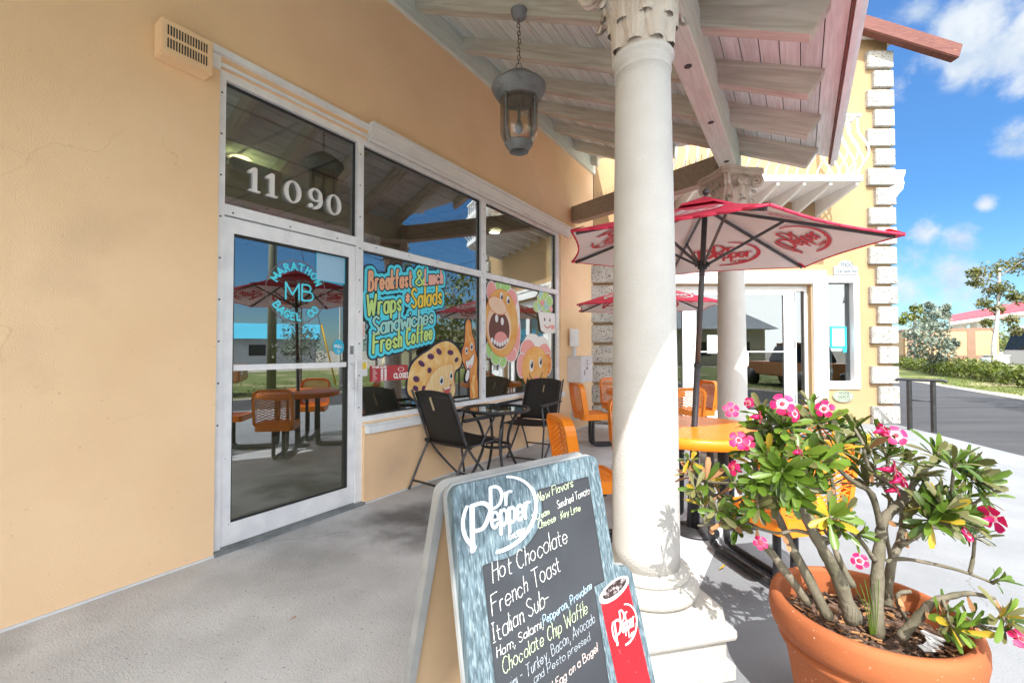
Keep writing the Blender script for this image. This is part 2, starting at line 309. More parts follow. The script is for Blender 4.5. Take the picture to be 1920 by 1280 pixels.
def hexa(bm, p, mi=0):
    v = [bm.verts.new(q) for q in p]
    for f in ((0, 3, 2, 1), (4, 5, 6, 7), (0, 1, 5, 4), (1, 2, 6, 5), (2, 3, 7, 6), (3, 0, 4, 7)):
        bm.faces.new([v[i] for i in f]).material_index = mi
def box(bm, x0, x1, y0, y1, z0, z1, mi=0, T=None):
    p = [Vector(q) for q in ((x0, y0, z0), (x1, y0, z0), (x1, y1, z0), (x0, y1, z0), (x0, y0, z1), (x1, y0, z1), (x1, y1, z1), (x0, y1, z1))]
    hexa(bm, [T @ q for q in p] if T is not None else p, mi)
def wbox(bm, s0, s1, t0, t1, z0, z1, mi=0):
    hexa(bm, [LW(s0, t0, z0), LW(s0, t1, z0), LW(s1, t1, z0), LW(s1, t0, z0), LW(s0, t0, z1), LW(s0, t1, z1), LW(s1, t1, z1), LW(s1, t0, z1)], mi)
def bar(bm, a, b, wd, ht, up=(0, 0, 1), mi=0):
    a = Vector(a); b = Vector(b); d = (b-a).normalized(); sx = d.cross(Vector(up))
    if sx.length < 1e-4: sx = d.cross(Vector((1, 0, 0)))
    sx.normalize(); u = sx.cross(d); X = sx*wd/2; U = u*ht/2
    hexa(bm, [a-X-U, a+X-U, b+X-U, b-X-U, a-X+U, a+X+U, b+X+U, b-X+U], mi)
def tube(bm, pts, rad, seg=8, caps=True, mi=0):
    pts = [Vector(p) for p in pts]; n = len(pts)
    if not hasattr(rad, '__len__'): rad = [rad]*n
    prev = None; rings = []
    for i, p in enumerate(pts):
        t = (pts[min(i+1, n-1)]-pts[max(i-1, 0)]).normalized()
        if prev is None: a = t.orthogonal().normalized()
        else:
            a = prev-t*prev.dot(t)
            a = a.normalized() if a.length > 1e-6 else t.orthogonal().normalized()
        prev = a; b = t.cross(a)
        rings.append([bm.verts.new(p+(a*math.cos(2*math.pi*k/seg)+b*math.sin(2*math.pi*k/seg))*rad[i]) for k in range(seg)])
    for r0, r1 in zip(rings, rings[1:]):
        for k in range(seg):
            bm.faces.new((r0[k], r0[(k+1) % seg], r1[(k+1) % seg], r1[k])).material_index = mi
    if caps:
        bm.faces.new(rings[0][::-1]).material_index = mi; bm.faces.new(rings[-1]).material_index = mi
def lathe(bm, prof, c=(0, 0, 0), seg=32, mi=0, close=False):
    c = Vector(c); rings = []
    for r, z in prof:
        rings.append([bm.verts.new(c+Vector((r*math.cos(2*math.pi*k/seg), r*math.sin(2*math.pi*k/seg), z))) for k in range(seg)] if r > 1e-6 else [bm.verts.new(c+Vector((0, 0, z)))])
    for r0, r1 in zip(rings, rings[1:]):
        for k in range(seg):
            j = (k+1) % seg
            f = [r0[k % len(r0)], r0[j % len(r0)], r1[j % len(r1)], r1[k % len(r1)]]
            g = []
            for q in f:
                if q not in g: g.append(q)
            if len(g) > 2: bm.faces.new(g).material_index = mi
def prism(bm, poly, f, d0, d1, mi=0):
    """polygon (2-D, counter-clockwise) mapped by f(x, y, depth), between two depths"""
    a = [bm.verts.new(f(x, y, d0)) for x, y in poly]; b = [bm.verts.new(f(x, y, d1)) for x, y in poly]
    bm.faces.new(a[::-1]).material_index = mi; bm.faces.new(b).material_index = mi
    for i in range(len(poly)):
        j = (i+1) % len(poly); bm.faces.new((a[i], a[j], b[j], b[i])).material_index = mi
def ring(bm, outer, inner, f, d0, d1, mi=0):
    n = len(outer)
    V = [[bm.verts.new(f(x, y, d)) for x, y in pl] for pl in (outer, inner) for d in (d0, d1)]
    oa, ob, ia, ib = V
    for i in range(n):
        j = (i+1) % n
        for q in ((oa[i], oa[j], ob[j], ob[i]), (ia[j], ia[i], ib[i], ib[j]), (ob[i], ob[j], ib[j], ib[i]), (oa[j], oa[i], ia[i], ia[j])):
            bm.faces.new(q).material_index = mi
def rrect(x0, x1, y0, y1, r, k=5, rs=None):
    rs = rs or (r,)*4; o = []
    for (cx, cy, a0, q) in ((x1-rs[0], y0+rs[0], -90, rs[0]), (x1-rs[1], y1-rs[1], 0, rs[1]), (x0+rs[2], y1-rs[2], 90, rs[2]), (x0+rs[3], y0+rs[3], 180, rs[3])):
        for i in range(k+1):
            a = R(a0+90*i/k); o.append((cx+q*math.cos(a), cy+q*math.sin(a)))
    return o
def arc(cx, cy, rx, ry, a0, a1, n=16): return [(cx+rx*math.cos(R(a0+(a1-a0)*i/n)), cy+ry*math.sin(R(a0+(a1-a0)*i/n))) for i in range(n+1)]
def fixn(bm): bmesh.ops.recalc_face_normals(bm, faces=bm.faces); return bm
def smooth_pts(p, k=5, closed=False):
    p = [Vector((q[0], q[1], q[2] if len(q) > 2 else 0)) for q in p]; n = len(p); o = []
    if n < 3 and not closed: return p
    for i in range(n if closed else n-1):
        a, b, c, d = ((p[(i-1) % n], p[i], p[(i+1) % n], p[(i+2) % n]) if closed else (p[max(i-1, 0)], p[i], p[i+1], p[min(i+2, n-1)]))
        for j in range(k):
            t = j/k
            o.append(.5*((2*b)+(c-a)*t+(2*a-5*b+4*c-d)*t*t+(3*b-a-3*c+d)*t**3))
    if not closed: o.append(p[-1])
    return o

# ------------------------------------------------------------------ lettering: pen strokes turned into flat outlines
GL = {'a': '~4f2g0f0d1c3c4d 4g4c', 'b': '0j0c ~0f2g4f4d2c0d', 'c': '~4f2g0f0d2c4d', 'd': '4j4c ~4f2g0f0d2c4d', 'e': '~0e4e4f2g0f0d2c4d', 'f': '~3j2j1i1g1c 0g3g',
 'g': '~4f2g0f0d2c4d 4g4b ~4b2a0b', 'h': '0j0c ~0f2g3f3c', 'i': '0g0c 0i0i', 'j': '~2g2b1a0a 2i2i', 'k': '0j0c 3g0e 1e3c', 'l': '0j0c', 'm': '0g0c ~0f1g3f3c ~3f4g6f6c', 'n': '0g0c ~0f2g3f3c',
 'o': '~2g0f0d2c4d4f2g', 'p': '0g0a ~0f2g4f4d2c0d', 'r': '0g0c ~0e1g3g', 's': '~3f2g0f1e3d2c0d', 't': '~1i1d2c3c 0g3g', 'u': '~0g0d1c3d 3g3c', 'v': '0g2c4g', 'w': '0g1c3f5c6g', 'x': '0g4c 4g0c', 'y': '0g2c 4g1a',
 'A': '0c3j6c 1e5e', 'B': '0c0j ~0j3j4i4h3g0g ~0g3g5f5d3c0c', 'C': '~5i3j1i0g0f1d3c5d', 'D': '0c0j ~0j2j4i5g5f4d2c0c', 'E': '4j0j0c4c 0g3g', 'F': '5j0j0c 0g4g', 'G': '~5i3j1i0g0f1d3c5d5f 5f3f', 'H': '0j0c 4j4c 0g4g',
 'I': '1j1c 0j2j 0c2c', 'K': '0j0c 4j0f 1g4c', 'L': '0j0c4c', 'M': '0c0j3e6j6c', 'N': '0c0j4c4j', 'O': '~3j1i0g0f1d3c5d6f6g5i3j', 'P': '0c0j ~0j3j5i5h3f0f', 'R': '0c0j ~0j3j4i4h3g0g 2g4c', 'S': '~4i2j0i0h1g3f4e4d2c0d',
 'T': '0j6j 3j3c', 'U': '~0j0e1c3c4e4j', 'V': '0j3c6j', 'W': '0j2c4h6c8j', 'Y': '0j2g4j 2g2c', '0': '~2j0h0e2c4e4h2j', '1': '0i1j1c', '5': '4j0j0g ~0g2h4f4d2c0d', '8': '~2j0i0h4e4d2c0d0e4h4i2j', '9': '~4h2j0h2f4h 4h3c',
 '&': '~5f4d2c0d0e3h3i2j1i1h5c', '*': '1g3i 3g1i 2f2j', ':': '0d0d 0g0g', ',': '1c0a', '.': '0c0c', '-': '0f3f', '·': '1f1f', "'": '0j0h', '@': '~2j0h0e2c4e4h2j'}
def glyph(ch):
    o = []
    for st in GL[ch].split():
        sm = st[0] == '~'; st = st.lstrip('~')
        p = [(float(st[i]), float(ord(st[i+1])-ord('c'))) for i in range(0, len(st), 2)]
        if sm:
            cl = p[0] == p[-1]
            p = [(q.x, q.y) for q in smooth_pts(p[:-1] if cl else p, 5, cl)]
            if cl: p.append(p[0])
        o.append(p)
    return o
def text(tx, size, slant=0, gap=1.6, jit=0, ws=1.0, rot=0, x0=0, y0=0, join=False):
    """segments of a line of writing; size = height of a capital"""
    k = size/7; x = 0; seg = []
    for ch in tx:
        if ch == ' ': x += 3*ws*k; continue
        g = glyph(ch); wd = max(q[0] for st in g for q in st)
        jy = random.uniform(-jit, jit)*size; js = 1+random.uniform(-jit, jit)*1.5; jr = random.uniform(-jit, jit)*1.2
        for st in g:
            q = [(x+(a*ws*k+(b*k)*(slant+jr))*js, b*k*js+jy) for a, b in st]
            for a, b in zip(q, q[1:]): seg.append((a[0], a[1], b[0], b[1]))
        x += (wd*ws+gap)*k
    c, s_ = math.cos(rot), math.sin(rot)
    return [(x0+a*c-b*s_, y0+a*s_+b*c, x0+d*c-e*s_, y0+d*s_+e*c) for a, b, d, e in seg], x-gap*k
def seglen(tx, size, gap=1.6, ws=1.0): return text(tx, size, 0, gap, 0, ws)[1]
class Field:
    def __init__(s_, x0, x1, y0, y1, h):
        s_.h = h; s_.x0 = x0; s_.y0 = y0; s_.nx = int((x1-x0)/h)+2; s_.ny = int((y1-y0)/h)+2
        s_.X, s_.Y = np.meshgrid(x0+h*np.arange(s_.nx), y0+h*np.arange(s_.ny)); s_.D = np.full(s_.X.shape, 1e3)
    def strokes(s_, seg, wd, nib=1.0, ang=0, reach=0):
        c, sn = math.cos(ang), math.sin(ang); pad = wd/min(nib, 1)+2*s_.h+reach
        for x1, y1, x2, y2 in seg:
            i0 = max(0, int((min(x1, x2)-pad-s_.x0)/s_.h)); i1 = min(s_.nx, int((max(x1, x2)+pad-s_.x0)/s_.h)+2)
            j0 = max(0, int((min(y1, y2)-pad-s_.y0)/s_.h)); j1 = min(s_.ny, int((max(y1, y2)+pad-s_.y0)/s_.h)+2)
            if i1 <= i0 or j1 <= j0: continue
            px = s_.X[j0:j1, i0:i1]; py = s_.Y[j0:j1, i0:i1]
            T = lambda x, y: ((x*c+y*sn)*nib, -x*sn+y*c)
            ax, ay = T(x1, y1); bx, by = T(x2, y2); qx, qy = T(px, py)
            dx, dy = bx-ax, by-ay; L = dx*dx+dy*dy
            t = np.clip(((qx-ax)*dx+(qy-ay)*dy)/L, 0, 1) if L > 1e-12 else 0
            d = np.hypot(qx-ax-t*dx, qy-ay-t*dy)-wd
            s_.D[j0:j1, i0:i1] = np.minimum(s_.D[j0:j1, i0:i1], d)
        return s_
    def ell(s_, cx, cy, rx, ry, rot=0):
        c, sn = math.cos(rot), math.sin(rot); u = (s_.X-cx)*c+(s_.Y-cy)*sn; v = -(s_.X-cx)*sn+(s_.Y-cy)*c
        return (np.hypot(u/rx, v/ry)-1)*min(rx, ry)
    def poly(s_, pts):
        ins = np.zeros(s_.X.shape, bool); d = np.full(s_.X.shape, 1e3); n = len(pts)
        for i in range(n):
            x1, y1 = pts[i]; x2, y2 = pts[(i+1) % n]
            dx, dy = x2-x1, y2-y1; L = dx*dx+dy*dy+1e-12
            t = np.clip(((s_.X-x1)*dx+(s_.Y-y1)*dy)/L, 0, 1); d = np.minimum(d, np.hypot(s_.X-x1-t*dx, s_.Y-y1-t*dy))
            cnd = ((y1 > s_.Y) != (y2 > s_.Y))
            with np.errstate(divide='ignore', invalid='ignore'): xi = (x2-x1)*(s_.Y-y1)/(y2-y1 if y2 != y1 else 1e-12)+x1
            ins ^= cnd & (s_.X < xi)
        return np.where(ins, -d, d)
    def add(s_, d): s_.D = np.minimum(s_.D, d); return s_
    def iso(s_, bm, f, lev=0, mi=0, thick=None):
        """flat outline where the field is below lev, mapped to space by f(x, y)"""
        Dv = s_.D-lev; ins = Dv < 0; h = s_.h
        full = ins[:-1, :-1] & ins[1:, :-1] & ins[:-1, 1:] & ins[1:, 1:]
        anyi = ins[:-1, :-1] | ins[1:, :-1] | ins[:-1, 1:] | ins[1:, 1:]
        V = lambda i, j: (s_.x0+i*h, s_.y0+j*h)
        polys = []
        for j in range(s_.ny-1):
            row = full[j]
            if row.any():
                e = np.flatnonzero(np.diff(np.concatenate(([0], row.astype(np.int8), [0]))))
                for a, b in zip(e[::2], e[1::2]): polys.append([V(a, j), V(b, j), V(b, j+1), V(a, j+1)])
        for j, i in zip(*np.nonzero(anyi & ~full)):
            cs = ((i, j), (i+1, j), (i+1, j+1), (i, j+1)); p = []
            for k in range(4):
                (ai, aj), (bi, bj) = cs[k], cs[(k+1) % 4]; va, vb = Dv[aj, ai], Dv[bj, bi]
                if va < 0: p.append(V(ai, aj))
                if (va < 0) != (vb < 0):
                    t = va/(va-vb); t = min(max(t, .02), .98); p.append((s_.x0+(ai+(bi-ai)*t)*h, s_.y0+(aj+(bj-aj)*t)*h))
            if len(p) > 2: polys.append(p)
        for p in polys: bm.faces.new([bm.verts.new(f(x, y)) for x, y in p]).material_index = mi
        if thick:
            for j, i in zip(*np.nonzero(anyi & ~full)):
                cs = ((i, j), (i+1, j), (i+1, j+1), (i, j+1)); x_ = []
                for k in range(4):
                    (ai, aj), (bi, bj) = cs[k], cs[(k+1) % 4]; va, vb = Dv[aj, ai], Dv[bj, bi]
                    if (va < 0) != (vb < 0):
                        t = min(max(va/(va-vb), .02), .98); x_.append((s_.x0+(ai+(bi-ai)*t)*h, s_.y0+(aj+(bj-aj)*t)*h))
                if len(x_) == 2:
                    a, b = x_; bm.faces.new([bm.verts.new(q) for q in (f(*a), f(*b), thick(*b), thick(*a))]).material_index = mi
        return bm
def fit(tx, size, wd, slant, x0, y0, rot=0):
    ws = 1
    for _ in range(5): ws *= wd/seglen(tx, size, 1.5*ws, ws)
    return text(tx, size, slant, 1.5*ws, 0, ws, rot, x0, y0)[0]
def script_logo(h=.012):
    """the drink maker's lettering, about 2 wide: pieces of one printed mark"""
    F = Field(-1.2, 1.2, -.92, .85, h)
    F.strokes(fit('D', .46, .34, .12, -.30, .17), .034, .62); F.strokes(fit('r', .46, .17, .12, .15, .17), .031, .62)
    F.strokes(fit('P', .92, .52, .12, -.92, -.58), .044, .60)
    F.strokes(fit('epper', .60, 1.16, .12, -.33, -.26), .029, .62); F.strokes([(.93, -.24, .935, -.24)], .03)
    F.strokes(fit('Est.1885', .13, .52, .1, .12, -.60), .013)
    a = np.arctan2(F.Y, F.X)
    r1 = np.maximum(F.ell(.0, -.0, 1.16, .82, .10), -F.ell(-.055, .02, 1.10, .755, .10))
    r1 = np.where((a > R(-112)) & (a < R(72)), r1, 1)
    r2 = np.maximum(F.ell(.0, .0, 1.16, .80, .10), -F.ell(.055, .01, 1.11, .76, .10)); r2 = np.where((a > R(158)) | (a < R(-146)), r2, 1)
    return F.add(r1).add(r2)
LOGO = script_logo(); LOGO_LO = script_logo(.02)
# ------------------------------------------------------------------ the ground
def sheet(name, pts, m, z, kind='structure', thick=0):
    bm = B()
    if thick: prism(bm, pts, lambda x, y, d: Vector((x, y, d)), z-thick, z); fixn(bm)
    else: bm.faces.new([bm.verts.new((x, y, z)) for x, y in pts]); fixn(bm)
    if not thick:
        for f in bm.faces:
            if f.normal.z < 0: f.normal_flip()
    o = obj(name, bm, m); o['kind'] = kind; return o
sheet('ground', [(-900, -900), (1200, -900), (1200, 1200), (-900, 1200)], M['dirt'], -.17)
EDGE = [(2.6, -14), (5.1, -1.5), (6.31, 5.42), (6.79, 7.77), (7.1, 9.3), (7.1, 20)]
walk = sheet('pavement', [(-12, -14)]+EDGE+[(-12, 20)], M['walk'], 0, thick=.16)
lw2 = lambda s, t: (LW(s, t, 0).x, LW(s, t, 0).y)
sheet('porch_floor', [lw2(-12, -.02), lw2(-12, 2.62), lw2(6.0, 2.62), lw2(6.06, -.02)], M['concrete'], .004)
GE = [(2.0, -16), (9.4, .3), (15.5, 13.3), (20.3, 23), (31, 44)]
sheet('driveway', [(2.6, -40), (2.6, -14), (5.1, -1.5), (6.31, 5.42), (6.79, 7.77), (7.1, 20), (7.1, 60), (40, 62)]+GE[::-1]+[(-8, -40)], M['asphalt'], -.15)
GE2 = [(8, -24), (19, -2.0), (24.5, 10), (30, 21), (41, 42)]
rnd = random.Random(3)
def edge_jit(p, amt=.25, k=14):
    o = []
    for a, b in zip(p, p[1:]):
        for i in range(k): o.append((a[0]+(b[0]-a[0])*i/k+rnd.uniform(-amt, amt), a[1]+(b[1]-a[1])*i/k+rnd.uniform(-amt, amt)))
    return o+[p[-1]]
gj = edge_jit([(x+.35, y) for x, y in GE], .13)
sheet('sandy_verge', [(x-.25, y) for x, y in GE]+[(x+1.2, y) for x, y in GE[::-1]], M['dirt'], -.146)
sheet('lawn', gj+[(x+9, y) for x, y in GE2[::-1]], M['grass'], -.142)
# grass blades standing along the lawn
bm = B()
for i in range(9000):
    k = rnd.randrange(len(GE)-2)+0; a, b = GE[k], GE[k+1]; q = rnd.random()
    x = a[0]+(b[0]-a[0])*q+.4+rnd.random()**1.3*7; y = a[1]+(b[1]-a[1])*q
    an = rnd.random()*6.3; hh = rnd.uniform(.03, .10); wv = .012
    p = Vector((x, y, -.142)); dx = Vector((math.cos(an)*wv, math.sin(an)*wv, 0)); ln = Vector((rnd.uniform(-.04, .04), rnd.uniform(-.04, .04), hh))
    bm.faces.new([bm.verts.new(q_) for q_ in (p-dx, p+dx, p+ln)])
g_ = obj('grass', bm, M['hedgeleaf']); g_['kind'] = 'stuff'; g_['label'] = 'short green grass along the far side of the driveway'; g_['category'] = 'grass'
# yellow kerb
bm = B()
for a, b in zip(EDGE[1:], EDGE[2:]):
    d_ = Vector((b[0]-a[0], b[1]-a[1], 0)).normalized(); nn = Vector((d_.y, -d_.x, 0))
    hexa(bm, [Vector((a[0], a[1], -.15)), Vector((b[0], b[1], -.15)), Vector((b[0], b[1], -.15))+nn*.09, Vector((a[0], a[1], -.15))+nn*.09,
              Vector((a[0], a[1], -.006)), Vector((b[0], b[1], -.006)), Vector((b[0], b[1], -.03))+nn*.06, Vector((a[0], a[1], -.03))+nn*.06])
k_ = obj('kerb', fixn(bm), mat('worn_yellow_kerb', (.62, .42, .10), (.55, .50, .40), 4, .8, .2, 60)); k_['kind'] = 'structure'

# ------------------------------------------------------------------ shop building
RZ = R(90)-AW
shop = thing('shop_building', 'peach stucco shop with reflective glass door and white framed windows', 'building', P0, RZ)
bm = B()
wbox(bm, -9, 0, -.25, 0, 0, 5.5)                     # left of the door
wbox(bm, 0, 4.79, -.25, 0, 3.13, 5.5)                # above the glazing
wbox(bm, 4.79, 6.07, -.25, 0, 0, 5.5)                # right of the glazing
wbox(bm, 1.135, 4.79, -.25, 0, -.01, .655)           # knee wall
wbox(bm, 1.135, 4.79, -.25, -.03, .655, .69)
obj('wall', bm, M['peach'], shop)
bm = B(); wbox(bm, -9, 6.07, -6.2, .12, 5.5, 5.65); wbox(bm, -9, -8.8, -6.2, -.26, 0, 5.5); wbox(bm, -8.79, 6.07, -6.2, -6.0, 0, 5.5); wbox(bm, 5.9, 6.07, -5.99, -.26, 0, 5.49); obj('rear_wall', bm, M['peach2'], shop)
# room
bm = B(); wbox(bm, -1.2, 5.89, -5.0, -.26, 3.17, 3.22); rc = obj('ceiling', bm, M['ceil'], shop)
bm = B()
for k in range(13): wbox(bm, -1.1+k*.6, -1.075+k*.6, -5, -.26, 3.16, 3.169)
for k in range(8): wbox(bm, -1.2, 5.89, -.5-k*.6, -.475-k*.6, 3.155, 3.164)
obj('ceiling_grid', bm, M['grid'], rc)
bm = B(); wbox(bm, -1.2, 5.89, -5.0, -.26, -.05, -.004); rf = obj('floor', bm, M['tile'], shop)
bm = B()
for k in range(20): wbox(bm, -1.2+k*.36, -1.19+k*.36, -5, -.26, -.003, -.001)
for k in range(13): wbox(bm, -1.2, 5.89, -.4-k*.36, -.39-k*.36, -.0025, -.0005)
obj('tile_joint', bm, M['grid'], rf)
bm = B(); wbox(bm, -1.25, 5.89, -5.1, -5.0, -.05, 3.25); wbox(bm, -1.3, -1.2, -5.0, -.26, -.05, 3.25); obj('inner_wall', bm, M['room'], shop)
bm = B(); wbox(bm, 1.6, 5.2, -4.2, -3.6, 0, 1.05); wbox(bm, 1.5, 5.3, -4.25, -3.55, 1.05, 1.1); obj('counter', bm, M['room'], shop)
for p in ((450, 298), (930, 432)):
    r_ = ray(*p); c = Vector((0, 0, EYE))+r_*((3.15-EYE)/r_.z)
    bm = B(); lathe(bm, [(0, .0), (.085, 0), (.085, .004), (.0, .004)], c, 20); lathe(bm, [(.086, .006), (.11, .0), (.11, .01)], c, 20, 1)
    obj('downlight', bm, [M['lampon'], M['white']], shop)
    ld = bpy.data.lights.new('downlight_glow', 'AREA'); ld.shape = 'DISK'; ld.size = .16; ld.energy = 30; ld.color = (1, .82, .58)
    lo = bpy.data.objects.new('downlight_glow', ld); C.objects.link(lo); lo.location = c-Vector((0, 0, .03))
# glazing frames
F0, F1 = -.15, -.03
def frame(name, parts, parent=shop, t0=F0, t1=F1, m='alu'):
    bm = B()
    for a in parts: wbox(bm, a[0], a[1], t0, t1, a[2], a[3])
    return obj(name, bm, M[m], parent)
for q in [(0, .05, 0, 3.13), (1.07, 1.135, 0, 3.13), (2.80, 2.89, .69, 3.13), (4.70, 4.79, .69, 3.13)]: frame('window_post', [q])
for q in [(.05, 1.07, 2.19, 2.26), (1.135, 2.80, 2.165, 2.235), (2.89, 4.70, 2.165, 2.235), (.05, 1.07, 3.075, 3.13), (1.135, 2.80, 3.075, 3.13), (2.89, 4.70, 3.075, 3.13), (1.135, 2.80, .69, .735), (2.89, 4.70, .69, .735)]: frame('window_rail', [q])
# screw heads along the frames
bm = B()
for s_ in (.025, 1.10, 2.845, 4.745):
    for k in range(9): lathe(bm, [(0, 0), (.005, 0), (.005, .004), (0, .004)], (0, 0, 0), 6); 
bm.free(); bm = B()
for s_ in (.025, 1.10, 2.845, 4.745):
    for k in range(9):
        z_ = .82+k*.27; wbox(bm, s_-.005, s_+.005, F1, F1+.0025, z_-.005, z_+.005)
for k in range(12): 
    s_ = .1+k*.39; wbox(bm, s_-.005, s_+.005, F1, F1+.0025, 2.205, 2.215)
obj('screw', bm, M['gasket'], shop, kind='stuff')
g = .012
for i, (a, b, z0, z1) in enumerate([(.05, 1.07, 2.26, 3.075), (1.135, 2.80, .735, 2.165), (1.135, 2.80, 2.235, 3.075), (2.89, 4.70, .735, 2.165), (2.89, 4.70, 2.235, 3.075)]):
    bm = B(); wbox(bm, a+g, b-g, -.076, -.07, z0+g, z1-g); obj('pane', bm, M['pane'], shop)
    bm = B()
    for q in ((a, a+g, z0, z1), (b-g, b, z0, z1), (a+g, b-g, z0, z0+g), (a+g, b-g, z1-g, z1)): wbox(bm, q[0], q[1], -.09, -.06, q[2], q[3])
    obj('gasket', bm, M['gasket'], shop)
# door
dr = frame('door', [(.055, .115, .03, 2.18), (1.005, 1.065, .03, 2.18), (.115, 1.005, 2.08, 2.18), (.115, 1.005, .03, .17)], shop, -.125, -.045)
bm = B(); wbox(bm, .115, 1.005, -.086, -.08, .17, 2.08); obj('pane', bm, M['pane'], dr)
bm = B()
for q in ((.115, .123, .17, 2.08), (.997, 1.005, .17, 2.08), (.123, .997, .17, .178), (.123, .997, 2.072, 2.08)): wbox(bm, q[0], q[1], -.0795, -.05, q[2], q[3])
obj('gasket', bm, M['gasket'], dr)
bm = B(); wbox(bm, .115, 1.005, -.079, -.06, 1.165, 1.205); obj('push_bar', bm, M['alu'], dr)
bm = B(); tube(bm, [LW(1.035, .02, .97), LW(1.035, .02, 1.22)], .013, 10); tube(bm, [LW(1.035, -.046, 1.0), LW(1.035, .02, 1.0)], .01); tube(bm, [LW(1.035, -.046, 1.19), LW(1.035, .02, 1.19)], .01); obj('handle', bm, M['alu'], dr, True)
bm = B(); wbox(bm, 1.02, 1.05, -.045, -.037, 1.27, 1.34); obj('lock', bm, M['verdigris'], dr)
bm = B(); wbox(bm, 0, 1.135, -.2, .02, .005, .025); obj('threshold', bm, M['verdigris'], shop)
bm = B(); wbox(bm, -9, -.002, 0, .012, .004, .016); wbox(bm, 1.14, 6.05, .001, .012, .004, .016); obj('caulk_line', bm, M['fascia'], shop)
# sill, head trims
bm = B(); wbox(bm, 1.14, 4.82, .0, .055, .60, .66); wbox(bm, 1.14, 4.82, -.03, .03, .661, .672); obj('sill', bm, M['alu'], shop)
bm = B(); wbox(bm, 1.15, 5.05, 0, .05, 3.135, 3.235); wbox(bm, 1.15, 5.05, 0, .075, 3.236, 3.262); wbox(bm, 1.15, 5.05, 0, .03, 3.105, 3.134); obj('head_trim', bm, M['white'], shop)
bm = B(); wbox(bm, -.10, 1.149, 0, .035, 3.195, 3.235); wbox(bm, -.10, .0, 0, .012, 3.10, 3.19); obj('head_strip', bm, M['alu'], shop)
bm = B(); wbox(bm, .0, 1.149, -.02, .016, 3.132, 3.15); obj('drip_edge', bm, M['alu'], shop)

# ------------------------------------------------------------------ vent box on the wall
vt = thing('vent_box', 'peach painted metal vent box with two rows of slots beside the transom', 'vent', LW(-.21, 0, 2.98), RZ)
bm = B(); wbox(bm, -.345, -.085, .0, .11, 2.985, 3.19); bmesh.ops.bevel(bm, geom=list(bm.edges), offset=.006, segments=2, affect='EDGES'); obj('housing', bm, M['peach'], vt)
bm = B()
for r_ in range(2):
    for k in range(15): wbox(bm, -.317+k*.0138, -.311+k*.0138, .1095, .1125, 3.025+r_*.075, 3.08+r_*.075)
obj('slot', bm, M['gasket'], vt)

# ------------------------------------------------------------------ writing and pictures on the glass
def LG(t): return lambda x, y: LW(x, t, y)
# house number: thick white figures with serifs
def serif_num():
    out_ = []
    F = Field(.17, .98, 2.36, 2.62, .0042)
    zb = 2.4; hgt = .165
    def one(x):
        F.strokes([(x, zb+hgt-.035, x+.03, zb+hgt-.006), (x+.03, zb+hgt-.008, x+.03, zb+.006)], .0085, .55)
        F.strokes([(x-.003, zb+.005, x+.063, zb+.005)], .0065)
    def zero(x, wv=.062):
        F.add(np.maximum(F.ell(x+wv, zb+hgt/2, wv, hgt/2), -F.ell(x+wv, zb+hgt/2, wv-.028, hgt/2-.010)))
    one(.215); one(.335); zero(.455, .064)
    x = .645; F.add(np.maximum(F.ell(x+.056, zb+hgt-.052, .056, .052), -F.ell(x+.056, zb+hgt-.052, .03, .041)))
    F.strokes([(a[0], a[1], b[0], b[1]) for a, b in zip(arc(x+.035, zb+.075, .066, .068, 25, -75, 14), arc(x+.035, zb+.075, .066, .068, 25, -75, 14)[1:])], .009, .62)
    F.add(F.ell(x+.018, zb+.022, .017, .017)); zero(.80, .064)
    return F
F = serif_num(); hn = thing('house_number', 'large white serif house number 11090 over the door', 'sign', LW(.57, -.06, 2.4), RZ)
bm = B(); F.iso(bm, LG(-.045), 0, 0, thick=LG(-.068)); obj('digits', bm, M['white'], hn)
# lettering panel
F = Field(1.12, 2.36, 1.18, 2.28, .007)
LINES = [('Breakfast', 1.225, 1.827, .165, 'peachprint', .50), ('&', 1.79, 1.94, .15, 'lime', .10), ('Lunch', 1.91, 1.964, .155, 'salmon', .26),
         ('Wraps', 1.205, 1.605, .175, 'lime', .39), ('*', 1.640, 1.705, .13, 'peachprint', .06), ('Salads', 1.735, 1.716, .185, 'yellowprint', .42),
         ('Sandwiches', 1.275, 1.44, .155, 'cyanprint', .76), ('Fresh', 1.275, 1.278, .16, 'lime', .33), ('Coffee', 1.665, 1.352, .16, 'lime', .35)]
layers = []
for tx, x, y, sz, m_, wd in LINES:
    ln = seglen(tx, sz, 1.3); ws = 1.0
    for _ in range(4): ws *= (wd/seglen(tx, sz, 1.3*1.0, ws)) if len(tx) > 1 else 1
    sg = text(tx, sz, .22, 1.3, 0, ws, R(11), x, y)[0]
    layers.append((sg, m_)); F.strokes(sg, 0, reach=.10)
wl = thing('window_lettering', 'turquoise window lettering for breakfast, wraps, sandwiches and fresh coffee', 'window sticker', LW(1.7, -.069, 1.2), RZ)
D0 = F.D.copy()
bm = B(); F.D = D0; F.iso(bm, LG(-.0685), .064); obj('dark_backing', bm, M['ink'], wl)
bm = B(); F.iso(bm, LG(-.067), .05); obj('turquoise_backing', bm, M['turq'], wl)
bm = B(); F.iso(bm, LG(-.0655), .022); obj('letter_outline', bm, M['ink'], wl)
for m_ in ('peachprint', 'lime', 'salmon', 'yellowprint', 'cyanprint'):
    F2 = Field(1.12, 2.36, 1.18, 2.28, .006)
    for sg, q in layers:
        if q == m_: F2.strokes(sg, .0095, .72)
    bm = B(); F2.iso(bm, LG(-.064)); obj('lettering', bm, M[m_], wl)
